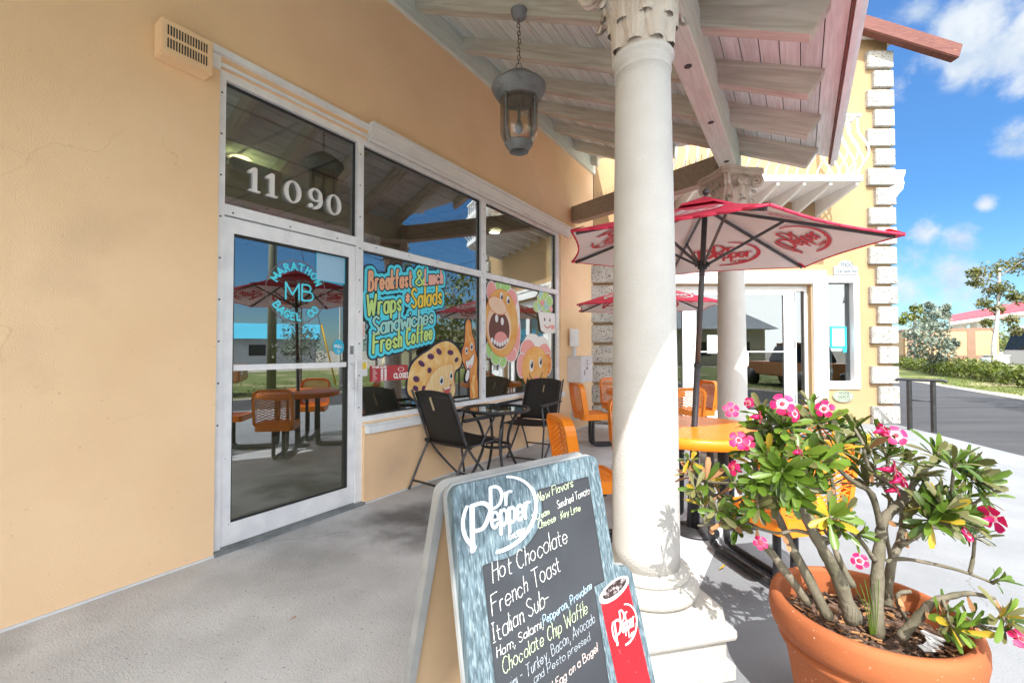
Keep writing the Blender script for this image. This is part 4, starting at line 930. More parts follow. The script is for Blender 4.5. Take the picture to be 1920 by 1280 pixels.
def make_table_set(label):
    root = thing('picnic_table', label, 'picnic table', (0, 0, 0), 0, 'orange metal picnic tables with four fixed seats', world=False)
    V3 = lambda x, y, d: Vector((x, y, d))
    Rt = .53; zt = .75
    bm = B(); k = int(Rt/.032)
    for i in range(-k, k+1):
        x = i*.032; L = math.sqrt(max(Rt*Rt-x*x, 0))-.03
        if L > .02: box(bm, x-.0128, x+.0128, -L, L, zt-.012, zt-.001)
    for i in range(-k//2, k//2+1):
        y = i*.064; L = math.sqrt(max(Rt*Rt-y*y, 0))-.03
        if L > .02: box(bm, -L, L, y-.013, y+.013, zt-.0115, zt-.0025)
    top = obj('tabletop', bm, M['orange'], root)
    bm = B(); lathe(bm, [(Rt-.045, zt), (Rt-.008, zt), (Rt, zt-.008), (Rt+.002, zt-.062), (Rt-.004, zt-.066), (Rt-.01, zt-.06), (Rt-.012, zt-.014), (Rt-.045, zt-.013), (Rt-.045, zt)], seg=56); obj('rim', fixn(bm), M['orange'], top, True)
    bm = B(); lathe(bm, [(.03, zt+.001), (.055, zt+.001), (.055, zt-.012), (.03, zt-.012), (.03, zt+.001)], seg=24); obj('parasol_collar', fixn(bm), M['orange'], top)
    bm = B()
    for k in range(4):
        a = math.pi/2*k; e = Vector((math.cos(a), math.sin(a), 0)); n_ = Vector((-e.y, e.x, 0))
        for o_ in (-.055, .055):
            p = [e*.80+n_*o_+Vector((0, 0, .40)), e*.80+n_*o_+Vector((0, 0, .10)), e*.775+n_*o_+Vector((0, 0, .045)), e*.72+n_*o_+Vector((0, 0, .026)), e*.34+n_*o_+Vector((0, 0, .026)), e*.285+n_*o_+Vector((0, 0, .045)), e*.26+n_*o_+Vector((0, 0, .10)), e*.25+n_*o_+Vector((0, 0, zt-.02))]
            tube(bm, smooth_pts(p, 4), .0215, 10)
        bar(bm, e*.20+Vector((0, 0, zt-.03)), e*.50+Vector((0, 0, zt-.03)), .04, .02)
    tube(bm, [(0, 0, .02), (0, 0, zt-.02)], .03, 10); lathe(bm, [(0, .005), (.16, .005), (.16, .015), (.03, .03)], seg=24)
    obj('support_frame', fixn(bm), M['black'], root, True)
    for k in range(4):
        a = math.pi/2*k; T = Matrix.Rotation(a, 4, 'Z')
        # local: x outwards from the table, y sideways
        fs = lambda x, y, d: T @ Vector((.62+y, x, .455+d))           # seat plane: x across, y outwards
        bm = B(); o_ = rrect(-.205, .205, 0, .38, .05, rs=(.015, .015, .05, .05)); o_ = rrect(-.205, .205, 0, .38, .05); i_ = rrect(-.178, .178, .03, .355, .03)
        ring(bm, o_, i_, fs, -.012, .004); ring(bm, o_, rrect(-.198, .198, .007, .373, .044), fs, -.075, -.0121)
        seat = obj('seat', fixn(bm), M['orange'], root)
        bm = B()
        for q in range(13): x_ = -.17+q*.0283; p0 = fs(x_, .032, -.004); bar(bm, fs(x_, .02, -.004), fs(x_, .365, -.004), .013, .006, up=(0, 0, 1))
        for q in range(6): y_ = .06+q*.053; bar(bm, fs(-.19, y_, -.0055), fs(.19, y_, -.0055), .014, .006, up=(0, 0, 1))
        obj('seat_mesh', bm, M['orange'], seat)
        lean = .16
        fb = lambda x, y, d: T @ Vector((.985+y*lean+d, x, .46+y))     # back plane: x across, y up, d outwards
        bm = B(); o_ = rrect(-.215, .215, -.02, .40, .09, rs=(.03, .10, .10, .03)); i_ = rrect(-.185, .185, .015, .368, .07, rs=(.015, .075, .075, .015))
        ring(bm, o_, i_, fb, -.006, .008); i2 = rrect(-.208, .208, -.013, .393, .09, rs=(.025, .094, .094, .025)); ring(bm, o_, i2, fb, -.062, -.0061)
        back = obj('backrest', fixn(bm), M['orange'], root)
        bm = B(); diamond(bm, -.187, .187, .012, .37, fb, px=.046, py=.0155); obj('back_mesh', bm, M['orange'], back)
        bm = B(); bar(bm, fs(-.19, .19, -.085), fs(.19, .19, -.085), .10, .018); tube(bm, [fb(-.20, .05, -.03), fb(-.222, .05, -.03)], .008, 8); obj('bracket', bm, M['black'], seat)
    return root
def copy_tree(o, parent=None):
    c = o.copy(); C.objects.link(c)
    if parent is not None: c.parent = parent
    for ch in list(o.children): copy_tree(ch, c)
    return c
T1 = Vector((1.317, 3.17, .004)); T2 = Vector((1.86, 6.15, .004))
set1 = make_table_set('orange metal picnic table with four mesh seats beside the potted plant')
set2 = copy_tree(set1); set2['label'] = 'orange metal picnic table farther back, half hidden behind the near stone column'
set1.location = T1; set1.rotation_euler = (0, 0, R(11.6)); set2.location = T2; set2.rotation_euler = (0, 0, R(13))

# ------------------------------------------------------------------ parasols
def make_parasol(label, ax, ay, Lh, rr, dr, ph):
    root = thing('parasol', label, 'parasol', (0, 0, 0), 0, 'red topped parasols standing in the table centres', world=False)
    w_ = Vector((ax, ay, 1)).normalized(); u = Vector((0, 1, 0)).cross(w_).normalized(); v = w_.cross(u)
    Z = lambda h_: w_*h_
    foot = -.72; top = Lh
    tips = [Z(top-dr)+u*(rr*math.cos(ph+k*math.pi/3))+v*(rr*math.sin(ph+k*math.pi/3)) for k in range(6)]
    apex = Z(top-.02)
    bm = B(); tube(bm, [Z(foot), Z(.45)], .0215, 14); tube(bm, [Z(.45), Z(top-.05)], .019, 14); obj('pole', bm, M['greymetal'], root, True)
    bm = B(); tube(bm, [Z(.43), Z(.46)], .0245, 14); tube(bm, [Z(top-.49), Z(top-.43)], .032, 14); tube(bm, [Z(top-.10), Z(top-.05)], .034, 14)
    for k in range(6): d_ = (tips[k]-apex); d_ -= w_*d_.dot(w_); d_.normalize(); bar(bm, Z(top-.455)+d_*.028, Z(top-.455)+d_*.05, .012, .03)
    obj('hub', bm, M['black'], root)
    for k in range(6):
        a = apex+w_*-.035; b = tips[k]+(apex-tips[k])*.035-w_*.021; bm = B(); bar(bm, a, b, .013, .02)
        rb = obj('rib', bm, M['greymetal'], root)
        mid = a+(b-a)*.46; bm = B(); d_ = (tips[k]-apex); d_ -= w_*d_.dot(w_); d_.normalize(); bar(bm, Z(top-.455)+d_*.04, mid-w_*.014, .012, .018); lathe(bm, [(0, -.02), (.012, -.02), (.012, .006), (0, .006)], mid, 8); obj('strut', bm, M['greymetal'], rb)
    # canopy: outer red skin, inner pale skin, red hem and corner pockets
    bm = B(); n_ = 9
    def panel(k, off):
        A, P, Q = apex, tips[k], tips[(k+1) % 6]
        nn = (P-A).cross(Q-A).normalized()
        if nn.dot(w_) < 0: nn = -nn
        def f(i, j):
            a = i/n_; b = j/n_; pt = A*(1-a)+(P*(1-b)+Q*b)*a
            sag = -.035*a*a*math.sin(math.pi*b)
            pt = pt+((A-(P+Q)/2).normalized()*.055)*(a*a*a*math.sin(math.pi*b))+w_*(sag*.6)
            return pt+nn*off
        return f, nn
    bi = B()
    for k in range(6):
        for b_, off, up in ((bm, .004, 1), (bi, -.003, -1)):
            f, nn = panel(k, off); g = {}
            for i in range(n_+1):
                for j in range(n_+1): g[i, j] = b_.verts.new(f(i, j)) if not (i == 0 and j > 0) else g[0, 0]
            for i in range(n_):
                for j in range(n_):
                    q = []
                    for z in (g[i, j], g[i+1, j], g[i+1, j+1], g[i, j+1]):
                        if z not in q: q.append(z)
                    b_.faces.new(q)
        f, nn = panel(k, 0)
        for j in range(n_): bar(bm, f(n_, j), f(n_, j+1), .011, .012, up=w_)
    can = obj('canopy', bm, M['red'], root, True)
    obj('lining', bi, M['canvas'], can, True)
    bm = B()
    for k in range(6):
        P = tips[k]; d_ = (apex-P).normalized(); s_ = d_.cross(w_).normalized()
        for o_ in (.009, -.009):
            n2 = s_.cross(d_).normalized()
            bm.faces.new([bm.verts.new(q) for q in (P-d_*.012+n2*o_, P+d_*.075+s_*.05+n2*o_, P+d_*.095+n2*o_, P+d_*.075-s_*.05+n2*o_)])
    obj('corner_pocket', bm, M['red'], can)
    # vent cap at the top and the ball
    bm = B(); ct = [bm.verts.new(apex+w_*.055)]
    rg = [bm.verts.new(apex+(tips[k]-apex)*.2+w_*.035) for k in range(6)]; rg2 = [bm.verts.new(apex+(tips[k]-apex)*.205+w_*.022) for k in range(6)]
    for k in range(6): bm.faces.new((ct[0], rg[k], rg[(k+1) % 6])); bm.faces.new((rg[k], rg2[k], rg2[(k+1) % 6], rg[(k+1) % 6]))
    obj('vent_cap', bm, M['red'], can)
    bm = B(); bmesh.ops.create_uvsphere(bm, u_segments=14, v_segments=10, radius=.024); bm.transform(Matrix.Translation(apex+w_*.085)); tube(bm, [apex+w_*.03, apex+w_*.07], .01, 8); obj('finial', bm, M['greymetal'], root, True)
    # printed marks: one inside and one outside each panel
    for k in range(6):
        for off, m_, side in ((-.012, 'logored', -1), (.013, 'logopale', 1)):
            A, P, Q = apex, tips[k], tips[(k+1) % 6]; f, nn = panel(k, 0)
            base = (P+Q)/2; upv = (A-base).normalized(); sx = (Q-P).normalized()
            if sx.cross(upv).dot(nn)*side < 0: sx = -sx
            cc = base+upv*.30; sc = .23
            def g(x, y):
                X_, Y_ = x*sc, y*sc
                a = 1-(.30+Y_)/(A-base).length
                b = .5+((Q-P).normalized().dot(sx))*X_/(a*(Q-P).length)
                b = min(max(b, 0), 1)
                sag = -.035*a*a*math.sin(math.pi*b)
                return cc+sx*X_+upv*Y_+(A-base).normalized()*.055*(a**3*math.sin(math.pi*b))+w_*(sag*.6)+nn*off
            bm = B(); LOGO_LO.iso(bm, g); obj('printed_mark', bm, M[m_], can)
    return root
par1 = make_parasol('big red and white parasol over the near table', .04634, -.0279, 1.6267, 1.083, .359, -1.711)
par1.location = Vector((1.3173, 3.1707, .75))
par2 = make_parasol('smaller looking red and white parasol farther back behind the near column', .0, .0, 1.52, 1.06, .36, -1.75)
par2.location = Vector((T2.x, T2.y, .75))

# ------------------------------------------------------------------ bistro set by the window
bt = thing('bistro_table', 'small round glass topped black table between the wicker chairs', 'table', (-.164, 4.49, .004))
c = Vector((-.164, 4.49, 0))
bm = B(); lathe(bm, [(0, .700), (.325, .700), (.325, .706), (0, .706)], c, 48); obj('glass_top', bm, M['tableglass'], bt)
bm = B(); lathe(bm, [(.318, .69), (.345, .69), (.352, .70), (.352, .712), (.345, .72), (.326, .72), (.326, .699), (.318, .699), (.318, .69)], c, 56)
lathe(bm, [(.02, .707), (.045, .707), (.045, .711), (.02, .711), (.02, .707)], c, 20); obj('rim', fixn(bm), M['black'], bt, True)
for k in range(4):
    a = R(20+90*k); e = Vector((math.cos(a), math.sin(a), 0))
    bm = B(); p = smooth_pts([c+e*.26+Vector((0, 0, .69)), c+e*.17+Vector((0, 0, .55)), c+e*.13+Vector((0, 0, .36)), c+e*.20+Vector((0, 0, .16)), c+e*.29+Vector((0, 0, .01))], 6)
    tube(bm, p, .0145, 8); obj('leg', bm, M['black'], bt, True)
bm = B(); tube(bm, [c+Vector((.145*math.cos(a), .145*math.sin(a), .34)) for a in np.linspace(0, 2*math.pi, 33)], .012, 8, False); tube(bm, [c+Vector((.10*math.cos(a), .10*math.sin(a), .34)) for a in np.linspace(0, 2*math.pi, 33)], .007, 6, False); obj('lower_ring', bm, M['black'], bt, True)
def make_chair(label):
    root = thing('wicker_chair', label, 'chair', (0, 0, 0), 0, 'folding black wicker armchairs at the glass table', world=False)
    hw = .25                                        # local +x is where the sitter faces
    bm = B(); n_ = 10
    def bp(i, j, o_): 
        u = i/n_*2-1; v = j/8
        return Vector((-.20-.20*v+.03*(1-u*u)*-1+o_, u*(hw-.012), .44+.47*v+.03*(1-u*u)*(v > .9)))
    for o_ in (0, .018):
        g = [[bm.verts.new(bp(i, j, o_)) for i in range(n_+1)] for j in range(9)]
        for j in range(8):
            for i in range(n_):
                if o_ == 0 or 1:
                    if i in (4, 5) and j in (6, 7) and False: continue
                    bm.faces.new((g[j][i], g[j][i+1], g[j+1][i+1], g[j+1][i]))
        if o_ == 0: g0 = g
    for i in range(n_): bm.faces.new((g0[8][i], g0[8][i+1], g[8][i+1], g[8][i])); bm.faces.new((g0[0][i], g0[0][i+1], g[0][i+1], g[0][i]))
    for j in range(8):
        for i in (0, n_): bm.faces.new((g0[j][i], g0[j+1][i], g[j+1][i], g[j][i]))
    bk = obj('backrest', fixn(bm), M['wicker'], root, True)
    bm = B(); box(bm, -.008, .024, -.005, .005, .0, .13); bm.transform(Matrix.Translation((-.372, 0, .755)) @ Matrix.Rotation(R(-23), 4, 'Y')); obj('lit_slit', bm, mat('lit_slit_tone', (.5, .42, .25)), bk)  # pale bar: colour stands in for light showing through the backrest slit
    bm = B()
    for i in range(1):
        g = [[Vector((-.21+.46*i_/8, (-1+2*j_/6)*(hw-.012), .405+.018*i_/8+.012*abs(j_/3-1)**2)) for i_ in range(9)] for j_ in range(7)]
        for o_ in (0, .016):
            h_ = [[bm.verts.new(q+Vector((0, 0, o_))) for q in r_] for r_ in g]
            for j_ in range(6):
                for i_ in range(8): bm.faces.new((h_[j_][i_], h_[j_][i_+1], h_[j_+1][i_+1], h_[j_+1][i_]))
    obj('seat', fixn(bm), M['wicker'], root, True)
    for sy in (-1, 1):
        y = sy*hw
        bm = B(); tube(bm, smooth_pts([(-.42, y, .93), (-.30, y, .66), (-.20, y, .43), (-.02, y*.97, .22), (.20, y*.95, .012)], 4), .0115, 8); obj('back_leg_tube', bm, M['greymetal'], root, True)
        bm = B(); tube(bm, smooth_pts([(-.44, y*1.04, .012), (-.30, y*1.04, .27), (-.20, y*1.04, .43)], 3), .0115, 8); tube(bm, [(-.20, y*1.04, .42), (.26, y*1.04, .435)], .0105, 8); obj('leg', bm, M['greymetal'], root, True)
        bm = B(); tube(bm, [(.31, y*1.08, .66), (.24, y*1.06, .43), (.30, y*1.05, .012)], .0105, 8); tube(bm, [(-.03, y*1.07, .42), (.16, y*1.07, .65)], .009, 8); obj('leg', bm, M['greymetal'], root, True)
        bm = B(); box(bm, -.27, .34, y*1.07-.026, y*1.07+.026, .655, .682); bmesh.ops.bevel(bm, geom=list(bm.edges), offset=.009, segments=2, affect='EDGES'); obj('armrest', bm, M['black'], root)
        bm = B(); tube(bm, [(-.20, y-sy*.02, .43), (-.20, y+sy*.05, .43)], .02, 10); obj('hinge', bm, M['black'], root)
    for q_ in (((-.40, -hw, .09), (-.40, hw, .09)), ((.19, -hw*.95, .03), (.19, hw*.95, .03)), ((-.22, -hw, .42), (-.22, hw, .42))):
        bm = B(); bar(bm, q_[0], q_[1], .026, .012); obj('stretcher', bm, M['black'], root)
    return root
ch1 = make_chair('black wicker armchair seen from behind, left of the glass table')
ch2 = copy_tree(ch1); ch2['label'] = 'black wicker armchair facing the viewer, right of the glass table by the corner'
p = LW(2.02, .34, .004); ch1.location = p; ch1.rotation_euler = (0, 0, RZ-R(4))
p = LW(3.30, .36, .004); ch2.location = p; ch2.rotation_euler = (0, 0, RZ+R(180)+R(6))

# ------------------------------------------------------------------ chalkboard
Bq = R(51.6); su = Vector((math.sin(Bq), math.cos(Bq), 0)); snf = Vector((math.cos(Bq), -math.sin(Bq), 0)); LEAN = .216
TL = Vector((-.156, 1.115, .955)); sdn = Vector((snf.x*LEAN, snf.y*LEAN, -1)).normalized(); SN = su.cross(sdn)
if SN.dot(snf) < 0: SN = -SN
LS = .955/-sdn.z
sb = thing('chalkboard_sign', 'folding pavement chalkboard with blue wood frame and handwritten menu', 'sign board', (TL.x+.2, TL.y+.1, .004), R(90)-Bq)
def SB(x, y, d): return TL+su*x+sdn*y+SN*d
W_ = .557
def sign_outline(g=0):
    o = arc(.03, .03, .03+g, .03+g, 180, 270, 5)+arc(W_-.03, .03, .03+g, .03+g, 270, 360, 5)
    o += [(W_+g, .34)]+arc(.60, .375, .022+g, .016+g, 250, 340, 4)+[(.635+g, .39), (.66+g, .75), (W_+.05+g, .80), (W_+g, .86), (W_+g, LS-.004), (-g, LS-.004)]
    return o
bm = B(); prism(bm, sign_outline(), lambda x, y, d: SB(x, y, d), -.022, 0); bmesh.ops.bevel(bm, geom=[e for e in bm.edges if len(e.link_faces) == 2 and abs(e.link_faces[0].normal.dot(SN)-e.link_faces[1].normal.dot(SN)) > .5], offset=.004, segments=2, affect='EDGES')
# local frame texture: build as its own object, wood grain running up the board
fp = obj('front_panel', fixn(bm), M['signwood'], sb)
bm = B(); prism(bm, sign_outline(.006), lambda x, y, d: SB(x, y, d), -.034, -.0225); obj('panel_edge', fixn(bm), M['signedge'], fp)
F = Field(.05, .51, .05, .99, .004)
F.D = np.maximum(np.maximum(np.abs(F.X-.2835)-.2165, np.abs(F.Y-.515)-.455), np.maximum(-F.ell(.146, .10, .146, .108, 0), -(np.maximum(F.X-.285, F.Y-.175)) if False else -F.ell(.146, .10, .146, .108, 0)))
F.D = np.maximum(F.D, -np.maximum(F.X-.276, F.Y-.1)); F.D = np.maximum(F.D, -np.maximum(F.X-.12, F.Y-.205)); F.D = np.maximum(F.D, -np.maximum(.505-F.X-.055, .375-F.Y)*0-1e3*0 if False else F.D)
F.D = np.maximum(F.D, -(np.maximum(.452-F.X, .372-F.Y)))
bm = B(); F.iso(bm, lambda x, y: SB(x, y, .0015)); obj('blackboard', fixn(bm), M['slate'], fp)
bm = B(); F.D = np.abs(F.D+.0015)-.0016; F.iso(bm, lambda x, y: SB(x, y, .0022)); obj('board_edge', bm, M['gasket'], fp)
bm = B(); LOGO.iso(bm, lambda x, y: SB(.146+x*.112, .096-y*.115, .0032)); obj('printed_mark', bm, M['silver'], fp)
WR = [('New Flavors:', .278, .093, .428, .076, 0.0248, 'chalkg', 0.00096), ('· Sundried Tomato', .338, .128, .494, .112, 0.0215, 'chalkw', 0.00082), ('Cream', .262, .140, .314, .134, 0.0182, 'chalkg', 0.00089), ('Cheese · Key Lime', .265, .164, .442, .152, 0.0207, 'chalkg', 0.00089),
      ('Hot Chocolate', .093, .252, .370, .226, 0.0464, 'chalkw', 0.00104), ('French Toast', .080, .325, .325, .290, 0.0447, 'chalkw', 0.00104), ('Italian Sub-', .073, .385, .268, .358, 0.0414, 'chalkw', 0.00111),
      ('Ham, Salami,', .080, .420, .236, .405, 0.0224, 'chalkw', 0.00096), ('Pepperoni, Provolone', .238, .404, .440, .375, 0.0224, 'chalkb', 0.00104), ('Chocolate Chip Waffle', .092, .462, .408, .430, 0.0356, 'chalkg', 0.00096),
      ('Panini - Turkey, Bacon, Avocado', .075, .508, .432, .462, 0.0282, 'chalkgr', 0.00096), ('and Pesto pressed', .183, .520, .400, .500, 0.0207, 'chalkgr', 0.00082), ('d Egg on a Bagel', .232, .562, .424, .538, 0.0215, 'chalkp', 0.00104)]
for tx, x0, y0, x1, y1, sz, m_, wd in WR:
    ln = math.hypot(x1-x0, y1-y0); ws = 1
    for _ in range(5): ws *= ln/seglen(tx, sz, 1.7*ws, ws)
    random.seed(len(tx)); sg = text(tx, sz, .14, 1.7*ws, .055, ws, 0)[0]
    F = Field(-.02, ln+.04, -sz*.4, sz*1.3, .0013); F.strokes(sg, wd)
    rr = math.atan2(-(y1-y0), x1-x0); cc_, ss_ = math.cos(rr), math.sin(rr)
    bm = B(); F.iso(bm, lambda x, y: SB(x0+x*cc_-y*ss_, y0-x*ss_-y*cc_, .0030)); obj('handwriting', bm, M[m_], fp)
# knot ring printed at the top
bm = B(); F = Field(.33, .48, .0, .075, .003); 
for q in (.010, .02, .03): F.add(np.abs(F.ell(.405, .036, q*.95, q*1.0))-.0012)
F.D = np.maximum(F.D, F.Y-.058); F.iso(bm, lambda x, y: SB(x, y, .0008)); obj('wood_knot', bm, flat('knot_line', (.13, .22, .28)), fp)
# printed cup
cupo = [(.478, .415), (.615, .395), (.618, .75), (.50, .75)]
F = Field(.44, .66, .36, .80, .0028); F.D = F.poly([(.468, .418), (.606, .402), (.640, .79), (.497, .79)]); bm = B(); F.iso(bm, lambda x, y: SB(x, y, .0012)); cu = obj('printed_cup', bm, M['cupred'], fp)
F.D = F.ell(.537, .408, .074, .026, -.12); bm = B(); F.iso(bm, lambda x, y: SB(x, y, .0020)); obj('cup_rim', bm, M['whiteprint'], cu)
F.D = F.ell(.539, .405, .060, .0175, -.12); bm = B(); F.iso(bm, lambda x, y: SB(x, y, .0028)); obj('cup_ice', bm, M['ice'], cu)
bm = B(); LOGO_LO.iso(bm, lambda x, y: SB(.558+(x*.054-y*.004), .515-y*.068, .0024)); obj('printed_mark', bm, M['whiteprint'], cu)
# rear leaf
rdn = Vector((-snf.x*.30, -snf.y*.30, -1)).normalized(); RN = su.cross(rdn); RN = -RN if RN.dot(snf) > 0 else RN
TB = TL-snf*.045+Vector((0, 0, -.002))
LR = .95/-rdn.z
def SR(x, y, d): return TB+su*x+rdn*y+RN*d
bm = B(); ol = arc(.03, .03, .04, .03, 180, 270, 5)+arc(W_-.03, .03, .03, .03, 270, 360, 5)+[(W_, LR), (-.01, LR)]
inn = arc(.034, .05, .02, .02, 180, 270, 5)+arc(W_-.034, .05, .02, .02, 270, 360, 5)+[(W_-.014, LR-.02), (.014, LR-.02)]
ring(bm, ol, inn, SR, -.012, .018); rp = obj('rear_panel', fixn(bm), M['signedge'], sb)
bm = B(); prism(bm, inn, SR, .0, .008); obj('rear_board', fixn(bm), M['signtan'], rp)

# ------------------------------------------------------------------ flower pot
PC = Vector((1.188, 1.483, 0)); PZ = .45
pot = thing('terracotta_pot', 'large round terracotta pot with thick rolled rim holding the flowering shrub', 'plant pot', (PC.x, PC.y, .004))
bm = B(); lathe(bm, [(0, .004), (.19, .004), (.196, .02), (.222, .20), (.236, .285), (.238, .292), (.251, .298), (.257, .31), (.254, .322), (.245, .328), (.246, .334), (.268, .342), (.278, .36), (.283, .39), (.282, .425), (.276, .445), (.262, .45), (.250, .447), (.246, .435), (.240, .38), (.232, .30)], PC, 72); obj('body', fixn(bm), M['terracotta'], pot, True)
bm = B(); n_ = 26; rnd = random.Random(2)
vs = {}
for i in range(n_+1):
    for j in range(n_+1):
        x, y = (i/n_*2-1)*.245, (j/n_*2-1)*.245
        vs[i, j] = bm.verts.new((PC.x+x, PC.y+y, .358+rnd.uniform(-.007, .009))) if math.hypot(x, y) < .252 else None
for i in range(n_):
    for j in range(n_):
        q = [vs[i, j], vs[i+1, j], vs[i+1, j+1], vs[i, j+1]]
        if all(q): bm.faces.new(q)
for k in range(420):                                # bark chips
    a, r_ = rnd.random()*6.28, .235*math.sqrt(rnd.random()); c = PC+Vector((r_*math.cos(a), r_*math.sin(a), .365+rnd.random()*.012))
    T = Matrix.Translation(c) @ Matrix.Rotation(rnd.random()*6, 4, 'Z') @ Matrix.Rotation(rnd.uniform(-.6, .6), 4, 'X'); l_ = rnd.uniform(.006, .018); box(bm, -l_, l_, -l_*.3, l_*.3, -.0015, .0015, 1 if rnd.random() < .3 else 0, T)
so_ = obj('soil', bm, [M['soil'], M['leafdead']], pot)
bm = B()
for k in range(5): box(bm, -.028, .028, -.012, .012, -.002, .002, 0, Matrix.Translation(PC+Vector((.11+.014*k, -.105+.012*k, .376+.002*k))) @ Matrix.Rotation(.5*k, 4, 'Z') @ Matrix.Rotation(.2, 4, 'X'))
obj('pale_stone_chips', bm, M['whiteprint'], so_)

# ------------------------------------------------------------------ flowering shrub (thick stems traced from its habit; leaves in rosettes)
pl = thing('flowering_shrub', 'desert rose shrub with thick grey stems, leaf rosettes and pink flowers', 'plant', (PC.x, PC.y, .37))
rnd = random.Random(21)
def pp(x, y, Y): return at(x, y, Y)
BR = [  # (x, y, depth) ... , start radius, end radius
 ([(1645, 1195, 1.44), (1645, 1085, 1.46), (1650, 1017, 1.48), (1659, 972, 1.49), (1686, 945, 1.5), (1700, 925, 1.5)], .026, .017),
 ([(1652, 990, 1.48), (1634, 926, 1.45), (1602, 904, 1.42), (1575, 881, 1.40), (1552, 850, 1.38)], .014, .008),
 ([(1700, 925, 1.5), (1734, 881, 1.52), (1760, 858, 1.54), (1800, 880, 1.54)], .012, .007),
 ([(1700, 927, 1.5), (1666, 904, 1.44), (1630, 877, 1.4), (1621, 845, 1.38)], .009, .006),
 ([(1700, 927, 1.5), (1745, 945, 1.44), (1785, 962, 1.38)], .010, .006),
 ([(1664, 1140, 1.62), (1670, 1062, 1.64), (1686, 1017, 1.66), (1693, 981, 1.66), (1690, 950, 1.64)], .022, .012),
 ([(1686, 1022, 1.65), (1725, 1000, 1.6), (1752, 962, 1.55)], .014, .007),
 ([(1672, 1050, 1.6), (1660, 990, 1.58), (1668, 940, 1.6), (1655, 905, 1.6)], .010, .006),
 ([(1598, 1165, 1.42), (1573, 1085, 1.42), (1541, 1026, 1.42), (1512, 972, 1.43), (1494, 926, 1.43), (1480, 880, 1.44)], .029, .013),
 ([(1512, 972, 1.43), (1525, 910, 1.40), (1540, 870, 1.38)], .013, .007),
 ([(1553, 1158, 1.46), (1512, 1076, 1.48), (1485, 1026, 1.5), (1466, 981, 1.5), (1440, 926, 1.5), (1425, 890, 1.5)], .023, .008),
 ([(1516, 1130, 1.5), (1466, 1062, 1.52), (1435, 1022, 1.54)], .020, .016),
 ([(1616, 1168, 1.5), (1557, 1062, 1.54), (1521, 981, 1.56), (1475, 917, 1.56), (1470, 850, 1.54), (1466, 800, 1.52)], .020, .008),
 ([(1557, 1012, 1.42), (1494, 994, 1.44), (1457, 999, 1.46), (1390, 983, 1.5), (1308, 985, 1.52)], .008, .005),
 ([(1466, 990, 1.5), (1448, 954, 1.52), (1412, 917, 1.55), (1353, 899, 1.56), (1290, 858, 1.58)], .010, .004),
 ([(1412, 917, 1.55), (1376, 940, 1.54), (1330, 925, 1.54), (1296, 885, 1.54)], .006, .004),
 ([(1661, 1052, 1.46), (1693, 1047, 1.44), (1747, 1056, 1.40), (1806, 1071, 1.36), (1861, 1092, 1.32)], .009, .005),
 ([(1688, 1195, 1.36), (1725, 1153, 1.34), (1747, 1130, 1.32), (1784, 1117, 1.30), (1820, 1112, 1.28), (1866, 1121, 1.26)], .020, .006),
 ([(1760, 1128, 1.31), (1800, 1150, 1.28), (1847, 1174, 1.25), (1905, 1182, 1.22)], .008, .005),
 ([(1768, 1125, 1.3), (1775, 1145, 1.28), (1778, 1160, 1.27)], .006, .004),
 ([(1545, 1020, 1.44), (1575, 1000, 1.40), (1557, 968, 1.36)], .008, .005),
 ([(1600, 1100, 1.46), (1570, 1040, 1.5), (1555, 985, 1.52), (1565, 930, 1.52), (1535, 800, 1.5)], .014, .006),
 ([(1480, 880, 1.44), (1500, 840, 1.43), (1478, 800, 1.42)], .010, .006),
 ([(1700, 1160, 1.45), (1683, 1130, 1.43), (1686, 1112, 1.42), (1708, 1108, 1.41)], .009, .008),
 ([(1640, 1050, 1.46), (1615, 1015, 1.44), (1590, 990, 1.43)], .011, .007),
]
bm = B(); nodes = []
for pts, r0, r1 in BR:
    q = smooth_pts([pp(*p_) for p_ in pts], 5); m_ = len(q)
    tube(bm, q, [(r0+(r1-r0)*i/(m_-1))*.76*(1+.09*math.sin(i*1.7)+rnd.uniform(-.05, .05)) for i in range(m_)], 10); nodes += [(v, 1) for v in q[m_//3:]]
def leaf_mesh(b_, base, d_, up, L, wd, mi, curl):
    s_ = d_.cross(up)
    if s_.length < 1e-3: s_ = d_.orthogonal()
    s_.normalize(); u_ = s_.cross(d_).normalized(); g = []
    for k in range(6):
        t = k/5; w2 = wd*(.12+.88*math.sin(min(1, t*.78+.02)*math.pi*.64)**1.25)*(1 if t < .86 else math.sqrt(max(0, 1-((t-.86)/.165)**2)))
        c = base+d_*(L*t)+u_*(L*curl*t*t)
        g.append([b_.verts.new(c-s_*w2+u_*w2*.35), b_.verts.new(c), b_.verts.new(c+s_*w2+u_*w2*.35)])
    for k in range(5):
        for i in range(2): b_.faces.new((g[k][i], g[k][i+1], g[k+1][i+1], g[k+1][i])).material_index = mi
LV = ['leaf', 'leaf2', 'leafolive', 'leafyellow', 'leafdead']
def rosette(b_, c, ax, n_, L, mix, b2):
    ax = ax.normalized(); t1 = ax.orthogonal().normalized(); t2 = ax.cross(t1)
    for i in range(int(n_*1.35)):
        a = i*2.4+rnd.uniform(-.3, .3); el = R(rnd.uniform(-5, 62)) if i > 3 else R(rnd.uniform(45, 75))
        d_ = (t1*math.cos(a)+t2*math.sin(a))*math.cos(el)+ax*math.sin(el); l_ = L*rnd.uniform(.72, 1.15)
        mi = rnd.choices(range(5), mix)[0]
        leaf_mesh(b_, c-ax*rnd.uniform(0, .03), d_, ax, l_, l_*rnd.uniform(.12, .155), mi, rnd.uniform(-.28, .05))
